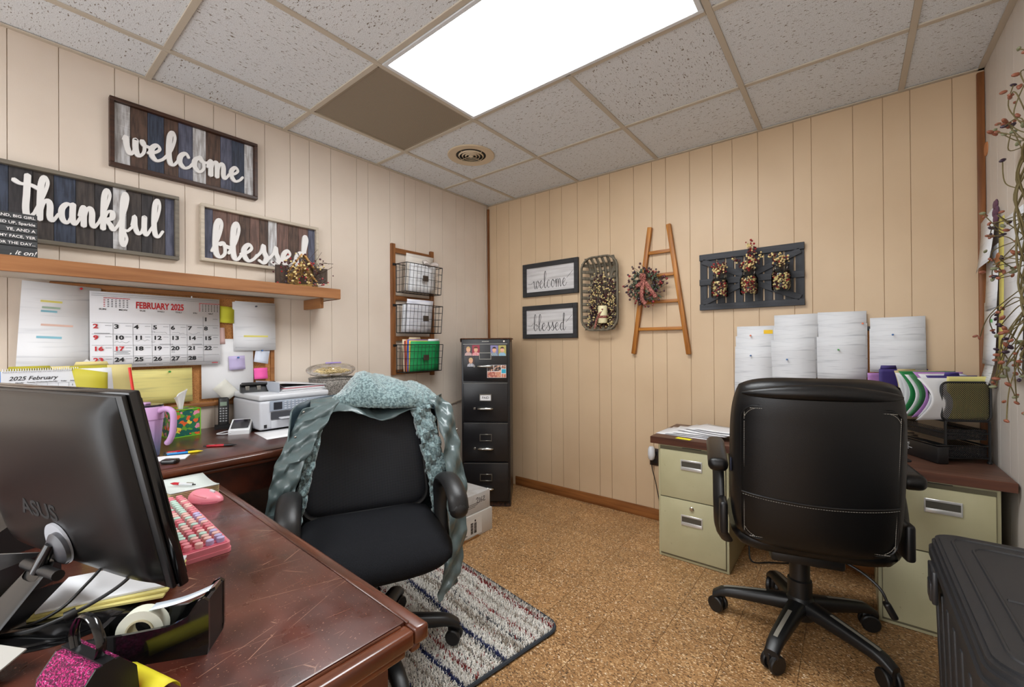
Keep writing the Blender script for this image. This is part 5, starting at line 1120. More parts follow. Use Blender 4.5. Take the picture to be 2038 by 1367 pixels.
for s_ in (-1, 1):
    g = G(); g.tube(spline([(s_ * .27, .04, .36), (s_ * .295, .07, .42), (s_ * .3, .1, .52), (s_ * .3, .06, .64), (s_ * .3, .0, .69)], 5), [.03] * 4 + [.026] * 17, 12, flat=.5); g.build('arm_frame', M_black_plastic, t)
    g = G(); g.M = Matrix.Translation((s_ * .305, .03, .72)) @ Matrix.Rotation(-.1, 4, 'X'); g.box((0, 0, 0), (.075, .32, .055), .024, seg=4); g.build('arm_pad', M_lea, t)
    g = G(); g.M = Matrix.Translation((s_ * .287, .15, .5)); g.box((0, 0, 0), (.03, .1, .13), .012, seg=3); g.build('arm_bracket', M_black_plastic, t)
g = G(); g.tube(spline([(-.1, .08, .37), (-.17, .12, .345), (-.215, .15, .31), (-.232, .16, .27)], 5), .005, 8); g.M = Matrix.Translation((-.24, .163, .245)) @ Matrix.Rotation(.45, 4, 'Y'); g.box((0, 0, 0), (.022, .03, .06), .008, seg=3); g.build('height_lever', M_black_plastic, t)
# ------------------------------------------------------------------ carton
t = thing('shipping_carton', 'battered white paper carton with a handwritten 2162 on the floor', 'box', (.57, -.96, 0), 0)
M_car = mat('white carton', (196, 192, 186), .75, var=((166, 158, 148), 9, (1, 1, 1), .45, .7), bump=(30, .2, (1, 1, 1)))
g = G(); g.bx(-.15, .15, -.172, .172, 0.001, .145, .004, 2); g.build('lower_box', M_car, t)
g = G(); g.bx(-.146, .142, -.168, .16, .1455, .262, .005, 2); g.build('lid', mat('carton lid', (188, 186, 184), .75, var=((160, 154, 148), 9, (1, 1, 1), .45, .7)), t)
g = G(); X = Matrix.Rotation(PI / 2, 4, 'Z')
g.M = Matrix.Translation((.1425, .06, .215)) @ X; script = [[(-.03, .012), (-.022, .022), (-.012, .016), (-.024, -.008), (-.008, -.01)], [(.0, .018), (-.002, -.01)], [(.02, .018), (.008, .0), (.016, -.01), (.024, -.002), (.012, .004)], [(.032, .012), (.04, .018), (.046, .012), (.034, -.008), (.052, -.01)]]
for s_ in script: q = spline(s_, 5); g.ribbon(q, [.0016] * len(q), 0, -.0006)
g.build('handwriting', mat('marker ink', (24, 24, 40), .6), t)
g = G(); g.M = X; g.bx(-.15, -.085, -.1432, -.1428, .175, .225); g.build('logo_patch', mat('carton logo', (52, 52, 54), .6), t)
g = G(); g.M = X; g.bx(-.135, .07, -.1506, -.1502, .015, .12); g.build('shipping_label', mat('label white', (214, 212, 208), .6), t)
g = G(); g.M = X; rq = random.Random(8); z = .03
for blk_, x0 in ((0, -.03), (1, .0)):
    z = .03
    while z < .095: w_ = rq.choice([.001, .002, .003]); g.bx(x0, x0 + .022, -.1512, -.1507, z, z + w_); z += w_ + rq.choice([.001, .002])
for k in range(6): g.bx(-.12, -.06 - .01 * (k % 3), -.1512, -.1507, .03 + .012 * k, .034 + .012 * k)
g.bx(.005, .016, -.1512, -.1507, .1, .112)
for k in range(3): g.bx(-.07, .02 + .02 * k, -.1432, -.1428, .185 + .01 * k, .187 + .01 * k)
g.build('printing', M_ink, t, smooth=False)['kind'] = 'stuff'
g = G(); g.prism([(-.12, .0), (.05, .0), (.02, .02), (-.06, .012), (-.1, .022)], -.001, .001); o = g.build('torn_flap', mat('kraft torn', (170, 128, 84), .8), t); o.location = (.155, 0, .001); o.rotation_euler = (.3, 0, PI / 2)
# ------------------------------------------------------------------ black filing cabinet
t = thing('black_filing_cabinet', 'tall black four drawer filing cabinet angled in the corner', 'filing cabinet', (.433, -.526, 0), .628)
M_bk = mat('black enamel', (24, 24, 27), .32, bump=(300, .06, (1, 1, 1)))
g = G(); g.bx(-.18, .18, .0, .4, 0, 1.238, .004, 2); g.build('carcass', M_bk, t)
g = G(); g.bx(-.176, .176, -.004, -.0005, 0.002, .035); g.build('rusted_plinth', mat('rusty enamel', (70, 46, 34), .8, var=((32, 28, 28), 60, (1, 1, 1), .45, .6)), t, smooth=False)
for k, (z0, z1) in enumerate(((.928, 1.205), (.632, .918), (.338, .622), (.045, .328))):
    g = G(); g.bx(-.164, .164, -.022, -.0005, z0, z1, .004, 2); d = g.build('drawer', M_bk, t)
    g = G(); g.bx(-.164, .164, -.0236, -.0222, z1 - .006, z1 - .003); g.build('edge_trim', M_steel, d, smooth=False)
    zc = z0 + .175 if k else z0 + .185
    g = G()
    for (a, b, c, e) in ((-.045, .045, zc + .02, zc + .026), (-.045, .045, zc - .026, zc - .02), (-.045, -.039, zc - .02, zc + .02), (.039, .045, zc - .02, zc + .02)): g.bx(a, b, -.027, -.0222, c, e, .001, 1)
    lb = g.build('label_holder', M_steel, d)
    if k == 1:
        g = G(); g.bx(-.039, .039, -.024, -.0225, zc - .02, zc + .02); g.build('label_card', M_white_paper, d, smooth=False)
        g = G(); g.text('PAID', .024, (0, -.0242, zc - .009), bold=.01); g.build('lettering', M_ink, d)
    zh = z0 + .095 if k else z0 + .11
    g = G(); g.tube([(-.052, -.022, zh), (-.05, -.04, zh), (-.04, -.046, zh), (.04, -.046, zh), (.05, -.04, zh), (.052, -.022, zh)], .0075, 10); g.bx(-.048, .048, -.0365, -.03, zh - .01, zh + .008, .002, 1); g.build('pull_handle', M_chrome, d)
    g = G(); g.bx(-.09, -.074, -.026, -.022, zh - .008, zh + .008, .002, 1); g.build('latch', M_steel, d)
g = G(); g.M = Matrix.Translation((.138, -.0005, 1.221)) @ Matrix.Rotation(PI / 2, 4, 'X'); g.lathe([(.0, .006), (.007, .006), (.009, .003), (.009, 0)], 18, caps=False); g.build('lock', M_chrome, t)
g = G(); [g.bx(-.026 + .0065 * k, -.0215 + .0065 * k, -.0012, -.0004, 1.217, 1.224) for k in range(8)]; g.build('badge', M_steel, t, smooth=False)
# fringed mat on top
g = G(); rq = random.Random(6)
pl = []
for (x0, y0, x1, y1) in ((-.187, -.006, .187, -.006), (.187, -.006, .187, .395), (.187, .395, -.187, .395), (-.187, .395, -.187, -.006)):
    for k in range(16): u = k / 16; pl.append((x0 + (x1 - x0) * u + rq.uniform(-.006, .006), y0 + (y1 - y0) * u + rq.uniform(-.005, .004)))
g.prism(pl, 1.2385, 1.2455, 'z')
for s_ in (-1, 1): g.prism([(-.006, 1.243), (.05, 1.243), (.045, 1.222), (.02, 1.215), (.0, 1.226)], s_ * .187 - .002, s_ * .187 + .002, 'x')
solo(g, 'fringed_mat', mat('brown shag', (104, 62, 34), .9, var=((58, 34, 20), 120, (1, 1, 1), .4, .6), bump=(160, .8, (1, 1, 1))), 'ragged brown mat on top of the black filing cabinet', 'mat', (.433, -.526, 0), .628)
# photographs on the top drawer
def fcab(x, z, y=-.0245):
    x *= .9; c, s_ = math.cos(.628), math.sin(.628); return (.433 + x * c - y * s_, -.526 + x * s_ + y * c, z)
skin = mat('print skin', (222, 170, 140), .5)
def portrait(label, x, z, bg, shirt, hair, w=.056, h=.078, accent=None):
    t = thing('portrait_photo', label, 'photo', fcab(x, z), .628, 'portraits on the black cabinet')
    g = G(); g.bx(-w / 2, w / 2, -.0006, 0, -h / 2, h / 2); g.build('print', mat('bg%s' % (bg,), bg, .35), t, smooth=False)
    g = G(); g.prism([(-w * .48, -h * .49), (w * .48, -h * .49), (w * .44, -h * .3), (w * .18, -h * .16), (-w * .18, -h * .16), (-w * .44, -h * .3)], -.001, -.0006); g.build('printed_shirt', mat('sh%s' % (shirt,), shirt, .5, var=(accent or shirt, 400, (1, 1, 1), .45, .55)), t, smooth=False)
    g = G(); g.prism([(.26 * w * math.sin(a * PI / 9), .07 * h + .25 * h * math.cos(a * PI / 9)) for a in range(18)], -.0013, -.0009); g.prism([(-.1 * w, -.2 * h), (.1 * w, -.2 * h), (.1 * w, -.1 * h), (-.1 * w, -.1 * h)], -.0013, -.0009); g.build('printed_face', skin, t, smooth=False)
    g = G(); g.prism([(.29 * w * math.sin((a - 6) * PI / 12), .1 * h + .27 * h * math.cos((a - 6) * PI / 12)) for a in range(13)] + [(.2 * w, .2 * h), (-.2 * w, .2 * h)], -.0016, -.0013); g.build('printed_hair', mat('hr%s' % (hair,), hair, .6), t, smooth=False)
portrait('portrait print of a child in a white shirt, top left of cabinet', -.138, 1.155, (70, 62, 66), (206, 186, 182), (196, 160, 110), accent=(170, 120, 120))
portrait('portrait print of a child in a red checked shirt', -.076, 1.155, (150, 40, 60), (206, 60, 70), (90, 60, 40), accent=(236, 220, 220))
portrait('portrait print with a lavender backdrop and striped shirt', .075, 1.152, (130, 124, 170), (160, 178, 190), (52, 40, 34), accent=(90, 110, 120))
portrait('portrait print with yellow foliage backdrop and blue shirt', .14, 1.152, (176, 166, 90), (150, 186, 206), (80, 58, 40), accent=(120, 160, 190))
portrait('single portrait print below the others with a plaid shirt', -.118, 1.073, (66, 56, 58), (214, 210, 210), (206, 180, 130), accent=(70, 90, 120))
t = thing('photo_collage', 'photo collage magnet with a turquoise square', 'photo', fcab(.093, 1.0), .628)
g = G(); g.bx(-.07, .07, -.0006, 0, -.047, .047); g.build('card', M_white_paper, t, smooth=False)
for (a, b, c, d, col) in ((-.068, -.022, .002, .045, (58, 44, 44)), (-.018, .032, .002, .045, (40, 36, 40)), (.036, .068, .02, .045, (110, 60, 60)), (.036, .068, -.014, .016, (40, 160, 190)), (-.068, .0, -.045, -.002, (170, 96, 84)), (.0, .032, -.045, -.002, (200, 136, 110)), (.036, .068, -.045, -.018, (190, 110, 90))):
    g = G(); g.bx(a, b, -.0011, -.0006, c, d); g.build('picture', mat('pic%s' % (col,), col, .4, var=((216, 168, 140), 70, (1, 1, 1), .5, .6)) if col[0] != 40 or col[1] != 160 else mat('turquoise square', col, .4), t, smooth=False)
# ================================================================== back wall decorations
def framed(label, x0, x1, z0, z1, word):
    w, h = x1 - x0, z1 - z0; t = thing('framed_word_sign', label, 'sign', ((x0 + x1) / 2, 0, (z0 + z1) / 2), BW)
    fw = .036; fm = mat('black wood frame', (34, 34, 36), .55, var=((50, 50, 52), 70, (.1, 1, 1), .4, .7))
    for (a, b, c, d) in ((-w / 2 + fw, w / 2 - fw, h / 2 - fw, h / 2), (-w / 2 + fw, w / 2 - fw, -h / 2, -h / 2 + fw), (-w / 2, -w / 2 + fw, -h / 2, h / 2), (w / 2 - fw, w / 2, -h / 2, h / 2)):
        g = G(); g.bx(a + .0004, b - .0004, -.024, -.001, c, d, .0015, 1); g.build('frame_bar', fm, t)
    g = G(); g.bx(-w / 2 + fw - .002, w / 2 - fw + .002, -.012, -.002, -h / 2 + fw - .002, h / 2 - fw + .002)
    g.build('printed_panel', mat('whitewashed board', (208, 206, 206), .7, var=((176, 172, 172), 50, (.08, 1, 1), .42, .7)), t, smooth=False)
    g = G(); script_word(g, word, .0, -.005, w * .6, h * .5, -.012, -.0125, .055, .024)
    for s_ in (-1, 1): q = spline([(s_ * w * .3, -.01), (s_ * w * .34, -.01 + s_ * .02), (s_ * w * .4, .005 + s_ * .035)], 6); g.ribbon(q, [.0012] * len(q), -.0121, -.0126)
    g.build('lettering', mat('black script', (30, 30, 32), .6), t, smooth=False)
framed('black framed sign reading welcome above the blessed sign', .402, .930, 1.589, 1.861, 'welcome')
framed('black framed sign reading blessed beside the filing cabinet', .398, .918, 1.244, 1.514, 'blessed')
# tobacco basket
t = thing('tobacco_basket', 'shallow grey woven wall basket with berries and a candle', 'basket', (1.135, 0, 1.56), BW)
BWd, BHt = .285, .53; M_slatb = mat('grey basket slat', (112, 104, 88), .75, var=((84, 76, 62), 60, (1, 1, .2), .4, .65))
ro = rrect(BWd, BHt, .09, 8); ri = rrect(BWd - .06, BHt - .08, .07, 8)
for y0, r in ((-.085, .007), (-.074, .006)):
    g = G(); g.tube([(a, y0, b) for a, b in ro], r, 8, closed=True); g.build('rim', M_slatb, t)
for k in range(6):
    x = -.095 + .038 * k; g = G(); g.grid(lambda u, v: (x * (1 + .12 * (2 * u - 1) ** 2) + (v - .5) * .022, -.006 - .074 * abs(2 * u - 1) ** 5, (u - .5) * (BHt - .004)), 17, 2); g.build('slat', M_slatb, t, solid=.002)
for k in range(10):
    z = -.215 + .048 * k; g = G(); g.grid(lambda u, v: ((u - .5) * (BWd - .004), -.0085 - .074 * abs(2 * u - 1) ** 5, z + (v - .5) * .024), 15, 2); g.build('slat', M_slatb, t, solid=.002)
for s_ in (-1, 1):
    g = G(); q = [(-s_ * .1, .2), (s_ * .06, -.1)]; g.grid(lambda u, v: (-s_ * .09 + s_ * .15 * u + (v - .5) * .024, -.014, .2 - .36 * u), 6, 2); g.build('slat', M_slatb, t, solid=.002)
rb = random.Random(21); g = G(); pts = []
for k in range(12):
    x0 = rb.uniform(-.1, .1); z0 = rb.uniform(-.24, -.12); z1 = rb.uniform(-.05, .17); x1 = max(-.12, min(.135, x0 + rb.uniform(-.05, .09))); pa = spline([(x0, -.04, z0), ((x0 + x1) / 2 + rb.uniform(-.02, .02), -.06, (z0 + z1) / 2), (x1, -.07, z1)], 6); g.tube(pa, .0018, 5)
    for p in pa:
        for _ in range(4): pts.append((p[0] + rb.gauss(0, .014), p[1] + rb.gauss(0, .01), p[2] + rb.gauss(0, .012)))
for k in range(90): pts.append((rb.uniform(-.12, .125), rb.uniform(-.08, -.03), -.245 + abs(rb.gauss(0, .05))))
g.build('stems', M_twig, t)['kind'] = 'stuff'
g = G(); berry_spray(g, rb, pts, .0055, [0, 0, 1, 2]); g.build('berries', [M_bcream, M_bburg, M_bplum], t)['kind'] = 'stuff'
t = thing('pillar_candle', 'ivory pillar candle in the woven wall basket', 'candle', (1.16, -.075, 1.345), BW)
g = G(); g.lathe([(.0, 0), (.031, 0), (.033, .004), (.033, .12), (.03, .124), (.02, .118), (.0, .116)], 24, caps=False); g.build('wax', mat('ivory wax', (222, 212, 170), .5), t)
M_check = mat('red check ribbon', (172, 110, 96), .8, var=((96, 36, 34), 160, (1, 1, 1), .45, .55))
g = G(); g.lathe([(.034, .035), (.034, .052)], 24, caps=False); g.grid(lambda u, v: (-.02 - .03 * u + (v - .5) * .014, -.036 - .004 * math.sin(6 * u), .045 - .08 * u), 8, 2); g.grid(lambda u, v: (-.02 + .035 * u + (v - .5) * .014, -.036 - .006 * math.sin(6 * u), .045 + .055 * u), 8, 2); g.build('ribbon', M_check, t, solid=.001)
# ladder with wreath
t = thing('decorative_ladder', 'small tapered wooden ladder hung on the tan wall', 'ladder', (1.551, 0, 1.125), BW)
M_lad = wood('ladder wood', (186, 122, 46), (140, 82, 26), 2, 50, rand=0); M_ladx = wood('ladder rung wood', (186, 122, 46), (140, 82, 26), 0, 50)
HL = .86
for s_ in (-1, 1):
    a = math.atan2(.185 - .062, HL); g = G(); g.M = Matrix.Translation((s_ * .1235, -.018, HL / 2)) @ Matrix.Rotation(-s_ * a, 4, 'Y'); g.box((0, 0, 0), (.028, .03, HL / math.cos(a)), .003); g.build('rail', M_lad, t)
for z in (.17, .352, .53, .685):
    hw = .185 - (.123) * z / HL - .014; g = G(); g.bx(-hw, hw, -.028, -.01, z - .011, z + .011, .003); g.build('rung', M_ladx, t)
t = thing('berry_wreath', 'small berry wreath with a checked ribbon bow on the ladder', 'wreath', (1.478, -.07, 1.585), BW)
rb = random.Random(31); g = G(); gl = G(); pts = []; pods = []
for k in range(150):
    a = rb.uniform(0, 2 * PI); r0 = rb.uniform(.03, .085); c, s_ = math.cos(a), math.sin(a); l = rb.uniform(.03, .085); b = a + rb.uniform(-1.1, 1.1)
    p0 = (r0 * c, rb.uniform(-.02, .02), r0 * s_); p1 = (p0[0] + l * .5 * math.cos(b), p0[1] - rb.uniform(0, .03), p0[2] + l * .5 * math.sin(b)); p2 = (p0[0] + l * math.cos(b + .3), p1[1] - rb.uniform(-.01, .02), p0[2] + l * math.sin(b + .3))
    g.tube(spline([p0, p1, p2], 4), .001, 4)
    if rb.random() < .7: pts.append(p2)
    if rb.random() < .4: pts.append(p1)
    if rb.random() < .6:
        an = rb.uniform(0, 2 * PI); w = .008; gl.mesh([(p1[0] - w * math.sin(an), p1[1], p1[2] + w * math.cos(an)), (p1[0] + .03 * math.cos(an), p1[1] - .008, p1[2] + .03 * math.sin(an)), (p1[0] + w * math.sin(an), p1[1] - .002, p1[2] - w * math.cos(an)), (p1[0] - .008 * math.cos(an), p1[1] - .004, p1[2] - .008 * math.sin(an))], [(0, 1, 2, 3)])
for k in range(5): g.tube([(.06 * math.cos(a * PI / 12 + k) + rb.uniform(-.008, .008), rb.uniform(-.02, .02), .06 * math.sin(a * PI / 12 + k) + rb.uniform(-.008, .008)) for a in range(24)], .003, 5, closed=True)
g.build('twigs', M_twig, t)['kind'] = 'stuff'; gl.build('leaves', M_leaf, t, solid=.0008)['kind'] = 'stuff'
g = G(); berry_spray(g, rb, pts, .0075, [0, 0, 1, 2, 3], 7, 5); g.build('berries', [M_bburg, M_bred, M_bplum, M_brust], t)['kind'] = 'stuff'
for (pa, w) in (([(0, -.05, .02), (-.005, -.065, -.04), (-.003, -.06, -.1), (.02, -.065, -.13)], .026), ([(.01, -.05, .02), (.04, -.065, -.02), (.075, -.06, -.07), (.085, -.065, -.09)], .026), ([(0, -.05, .02), (-.03, -.06, .0), (-.045, -.05, -.005), (-.02, -.055, .012), (0, -.05, .02)], .022), ([(0, -.05, .02), (.012, -.065, .055), (-.01, -.06, .06), (0, -.05, .02)], .026)):
    c = spline(pa, 6); g = G()
    def f(u, v):
        i = min(len(c) - 1, int(round(u * (len(c) - 1)))); a_, b_ = c[max(i - 1, 0)], c[min(i + 1, len(c) - 1)]; d = Vector((b_[0] - a_[0], 0, b_[2] - a_[2])); d = d.normalized() if d.length > 1e-6 else Vector((0, 0, 1)); o = (v - .5) * w
        return (c[i][0] - d.z * o, c[i][1] + .003 * math.sin(9 * u), c[i][2] + d.x * o)
    g.grid(f, len(c), 3); g.build('ribbon', M_check, t, solid=.001)
# black shutter panel with jars
t = thing('shutter_panel', 'black slatted wooden panel holding three jars', 'wall panel', (2.08, 0, 1.577), BW)
M_shut = mat('charcoal painted wood', (38, 40, 45), .65, var=((54, 56, 62), 60, (1, 1, .1), .4, .7), bump=(120, .15, (1, 1, .1))); M_shutx = mat('charcoal painted rail', (40, 42, 47), .65, var=((56, 58, 64), 60, (.1, 1, 1), .4, .7), bump=(120, .15, (.1, 1, 1)))
PW, PH = .55, .35
for k in range(11):
    x = -PW / 2 + .022 + k * (PW - .044) / 10; g = G(); g.bx(x - .0205, x + .0205, -.012, -.001, -PH / 2 + .002, PH / 2 - .002, .001, 1); g.build('slat', M_shut, t)
for z in (PH / 2 - .019, 0.0, -PH / 2 + .019):
    g = G(); g.bx(-PW / 2, PW / 2, -.024, -.0125, z - .019, z + .019, .0015, 1); g.build('rail', M_shutx, t)
for s_ in (-1, 1):
    for q in (-1, 1):
        a = math.atan2(.118, .255); g = G(); g.M = Matrix.Translation((s_ * .14, -.0185, q * .078)) @ Matrix.Rotation(-s_ * q * a, 4, 'Y'); g.bx(-.128, .128, -.0055, .0055, -.0165, .0165, .001, 1); g.build('diagonal_brace', M_shutx, t)
M_glass = bpy.data.materials.new('jar glass'); M_glass.use_nodes = True; N = M_glass.node_tree.nodes; L = M_glass.node_tree.links
tr = N.new('ShaderNodeBsdfTransparent'); tr.inputs[0].default_value = (.93, .95, .93, 1); gl = N.new('ShaderNodeBsdfGlossy'); gl.inputs['Roughness'].default_value = .04; ms = N.new('ShaderNodeMixShader'); lw = N.new('ShaderNodeLayerWeight'); lw.inputs[0].default_value = .22
L.new(lw.outputs['Fresnel'], ms.inputs[0]); L.new(tr.outputs[0], ms.inputs[1]); L.new(gl.outputs[0], ms.inputs[2]); L.new(ms.outputs[0], N['Material Output'].inputs[0])
JX = [-.145, .012, .171]
for k, (x, lab) in enumerate(zip(JX, ('bead filled mason jar on the left of the black panel', 'bead filled mason jar with the tallest sprig in the middle', 'bead filled mason jar on the right of the black panel'))):
    zj = 1.577 + (-.108, -.102, -.09)[k]
    t = thing('mason_jar', lab, 'jar', (2.08 + x, -.082, zj), BW, 'mason jars on the black panel'); t.scale = (1.28, 1.28, 1.28)
    g = G(); g.lathe([(.0, 0), (.032, 0), (.036, .005), (.037, .015), (.037, .07), (.033, .08), (.0265, .084), (.0265, .105), (.0285, .106), (.0285, .11), (.0255, .111)], 28, caps=False); g.build('glass', M_glass, t)
    g = G(); g.tube([(.0285 * math.cos(a * PI / 12), .0285 * math.sin(a * PI / 12), .086) for a in range(24)], .0022, 6, closed=True); g.tube([(0, .028, .086), (0, .044, .088)], .0025, 6); g.build('wire_hanger', M_wire, t)
    rb = random.Random(50 + k); g = G(); pts = []
    for _ in range(150):
        a, r = rb.uniform(0, 2 * PI), .031 * rb.uniform(.55, 1); pts.append((r * math.cos(a), r * math.sin(a), rb.uniform(.007, .078)))
    n = (10, 20, 10)[k]
    for j in range(n):
        a = rb.uniform(0, 2 * PI); l = rb.uniform(.03, .06) if k != 1 else rb.uniform(.03, .075); sx = rb.gauss(0, .022 if k != 1 else .034); sy = rb.uniform(-.03, .02)
        if k == 1 and j < 6: sx *= .5; l = rb.uniform(.1, .15)
        pa = spline([(0, 0, .08), (sx * .4, sy * .4, .1 + l * .4), (sx, sy, .105 + l)], 4); g.tube(pa, .0009, 4)
        for p in pa[4:]:
            for _ in range(2): pts.append((p[0] + rb.gauss(0, .007), p[1] + rb.gauss(0, .007), p[2] + rb.gauss(0, .006)))
    g.build('stems', M_twig, t)['kind'] = 'stuff'
    g = G(); berry_spray(g, rb, pts, .0043, [0, 0, 0, 1, 1, 2], 7, 5); g.build('beads', [M_bcream, M_bburg, M_bred], t)['kind'] = 'stuff'
# ------------------------------------------------------------------ notice board with staggered sheets
corkboard('notice_board', 'cork notice board almost covered by printed sheets behind the executive chair', 2.44, 1.085, .78, .38, (0, 0, 0), BW, mat('dark board frame', (44, 40, 38), .5))
sheets = [  # x centre, z top, label, height
 (2.118, 1.293, 'leftmost printed sheet, rear one with a yellow tab', .28), (2.112, 1.236, 'leftmost column printed sheet, second in front', .28), (2.106, 1.172, 'leftmost column printed sheet, frontmost and lowest', .28),
 (2.312, 1.352, 'second column printed sheet, rear and highest', .28), (2.308, 1.282, 'second column printed sheet, second in front', .28), (2.298, 1.214, 'second column printed sheet, frontmost with a slight tilt', .28),
 (2.512, 1.356, 'third column printed sheet, highest on the board', .28), (2.516, 1.292, 'third column printed sheet, middle layer with green mark', .28), (2.51, 1.225, 'third column printed sheet, frontmost with a green pin', .245),
 (2.733, 1.318, 'rightmost column printed sheet, rear one', .27), (2.729, 1.262, 'rightmost column printed sheet, second in front', .22), (2.731, 1.2, 'rightmost column printed sheet, frontmost', .15)]
for k, (x, zt, lb, hh) in enumerate(sheets):
    paper('printed_sheet', lb + ' on the back board', M_print, .205, hh, x, zt - hh / 2, -.019 - .0035 * (k % 3), (.0, .005, -.02, .01, 0, .03, -.01, 0, .01, .01, 0, 0)[k], .004, BW, (0, 0, 0), group='sheets on the back board', marks=(((.06, hh / 2 - .035, .045, .022, mat('amber tab', (236, 190, 20), .6)),) if k == 0 else ()))
pin(2.09, 1.238, -.03, mat('orange pin', (226, 110, 60), .25), 'push_pin', 'orange push pin in the leftmost sheets', BW); pin(2.09, 1.12, -.032, M_pin_b, 'push_pin', 'blue push pin low in the leftmost sheets', BW)
pin(2.6, 1.29, -.03, mat('orange pin', ()), 'push_pin', 'orange push pin between the third and fourth sheet columns', BW); pin(2.5, 1.155, -.034, M_pin_g, 'push_pin', 'green push pin in the third column sheet', BW)
pin(2.715, 1.23, -.033, M_pin_b, 'push_pin', 'blue push pin in the rightmost sheets', BW); pin(2.27, 1.1, -.034, M_pin_b, 'push_pin', 'blue push pin in the second column sheet', BW)
# wall socket with white plug
t = thing('wall_socket', 'dark brown wall socket beside the green cabinet', 'socket', (1.505, 0, .425), BW)
g = G(); g.bx(-.036, .036, -.006, -.0005, -.058, .058, .002, 2); g.build('cover_plate', mat('brown plate', (44, 30, 22), .35), t)
g = G(); g.bx(-.016, .016, -.0085, -.0062, -.04, -.012, .002, 1); g.bx(-.016, .016, -.0085, -.0062, .012, .04, .002, 1); g.build('outlet', M_black_plastic, t)
t = thing('plug_adapter', 'white rounded plug adapter with a black cord', 'plug', (1.492, -.008, .455), BW)
g = G(); g.M = Matrix.Translation((0, -.028, 0)); g.lathe([(.01, -.045), (.02, -.035), (.024, -.01), (.022, .03), (.014, .045), (.0, .048)], 20); g.build('housing', M_white, t)
g = G(); g.tube(spline([(0, -.028, -.04), (.005, -.03, -.1), (.03, -.03, -.2), (.06, -.03, -.35), (.09, -.03, -.44), (.13, -.03, -.446)], 6), .003, 6); g.build('cord', M_cable, t)
# ================================================================== green cabinets and worktop
M_grn = mat('pale green enamel', (186, 181, 146), .45, var=((172, 166, 130), 4, (1, 1, 1), .4, .7), bump=(500, .08, (1, 1, 1)), var2=((112, 98, 66), 60, (1, 1, 1), .72, .8))
def green_cab(label, x0, x1, pulls, lockz):
    t = thing('green_filing_cabinet', label, 'filing cabinet', ((x0 + x1) / 2, -.462, 0), 0); w = x1 - x0
    g = G(); g.bx(-w / 2, w / 2, .0, .45, 0.001, .628, .002, 1); g.build('carcass', M_grn, t)
    g = G(); g.bx(-w / 2 + .012, w / 2 - .012, -.004, -.0005, .015, .62); g.build('reveal', mat('dark reveal', (104, 98, 76), .7), t, smooth=False)
    for k, (z0, z1) in enumerate(((.343, .604), (.026, .338))):
        g = G(); g.bx(-w / 2 + .014, w / 2 - .014, -.012, -.0042, z0, z1, .003, 2); d = g.build('drawer', M_grn, t)
        px, pz = pulls[k]
        g = G(); g.bx(px - .052, px + .052, -.0165, -.0125, pz + .016, pz + .026, .002, 1); g.bx(px - .052, px + .052, -.0165, -.0125, pz - .03, pz - .012, .003, 2); g.bx(px - .055, px - .05, -.0165, -.0125, pz - .03, pz + .026, .001, 1); g.bx(px + .05, px + .055, -.0165, -.0125, pz - .03, pz + .026, .001, 1); g.build('recessed_pull', mat('bright pull', (214, 214, 212), .3, metal=.5), d)
        g = G(); g.bx(px - .05, px + .05, -.0135, -.0122, pz - .012, pz + .016); g.build('pull_recess', mat('pull shade', (96, 94, 86), .4, metal=.6), d, smooth=False)
    if lockz:
        g = G(); g.M = Matrix.Translation((pulls[1][0], -.0122, lockz)) @ Matrix.Rotation(PI / 2, 4, 'X'); g.lathe([(.0, .006), (.009, .006), (.012, .003), (.012, 0)], 18, caps=False); g.build('lock', M_chrome, t)
    g = G(); g.bx(-.05, .05, -.003, -.0002, .6085, .623, .001, 1); g.build('name_plate', mat('dark plate', (40, 36, 30), .4), t)
    return t
green_cab('pale green two drawer filing cabinet under the left end of the worktop', 1.692, 2.055, ((.0, .535), (.0, .235)), .3)
green_cab('wide pale green two drawer filing cabinet under the right end of the worktop', 2.636, 2.992, ((.02, .535), (.08, .25)), None)
M_lam = wood('walnut laminate', (104, 72, 58), (74, 50, 40), 0, 40, .4)
t = thing('worktop', 'brown laminate worktop resting on the two green cabinets', 'worktop', (0, 0, 0))
g = G(); g.bx(1.655, 3.03, -.485, -.024, .632, .67, .003, 2); g.build('slab', M_lam, t)
g = G(); g.bx(1.655, 3.03, -.4885, -.4855, .632, .669, .001, 1); g.build('edge_band', wood('laminate edge', (96, 58, 42), (66, 38, 28), 0, 40, .35), t)
WT = .67
rs = random.Random(12)
for k in range(6):
    g = G(); ph_ = k * .8; g.grid(lambda u, v: (-.14 + .28 * u, -.108 + .216 * v, .001 + .006 * math.sin(2 * u + ph_) * v * (k / 6) + .004 * (u - .5) ** 2 * k), 6, 5)
    solo(g, 'loose_paper', M_white_paper, ('bottom sheet of the loose white pile on the worktop', 'second sheet up in the loose white pile on the worktop', 'third sheet up in the loose pile on the worktop', 'fourth sheet up in the loose pile on the worktop', 'fifth sheet up in the loose pile on the worktop', 'top curled sheet of the loose white pile on the worktop')[k], 'paper', (1.8 + .04 * k, -.3 + .008 * k, WT + .001 + .0075 * k), rs.uniform(-.35, .3), 'loose sheets on the worktop', solid=.0005)
g = G(); g.bx(-.04, .04, -.018, .018, 0, .001); solo(g, 'sticky_note', mat('bright yellow sticky', (240, 230, 30), .6), 'bright yellow sticky note at the front of the loose papers', 'note', (1.83, -.455, WT + .0008), -.12)
g = G(); g.bx(-.02, .02, -.015, .015, 0, .001); solo(g, 'sticky_note', mat('bright yellow sticky', ()), 'small yellow sticky note behind the loose papers near the chair', 'note', (2.13, -.14, WT + .0008), .1)
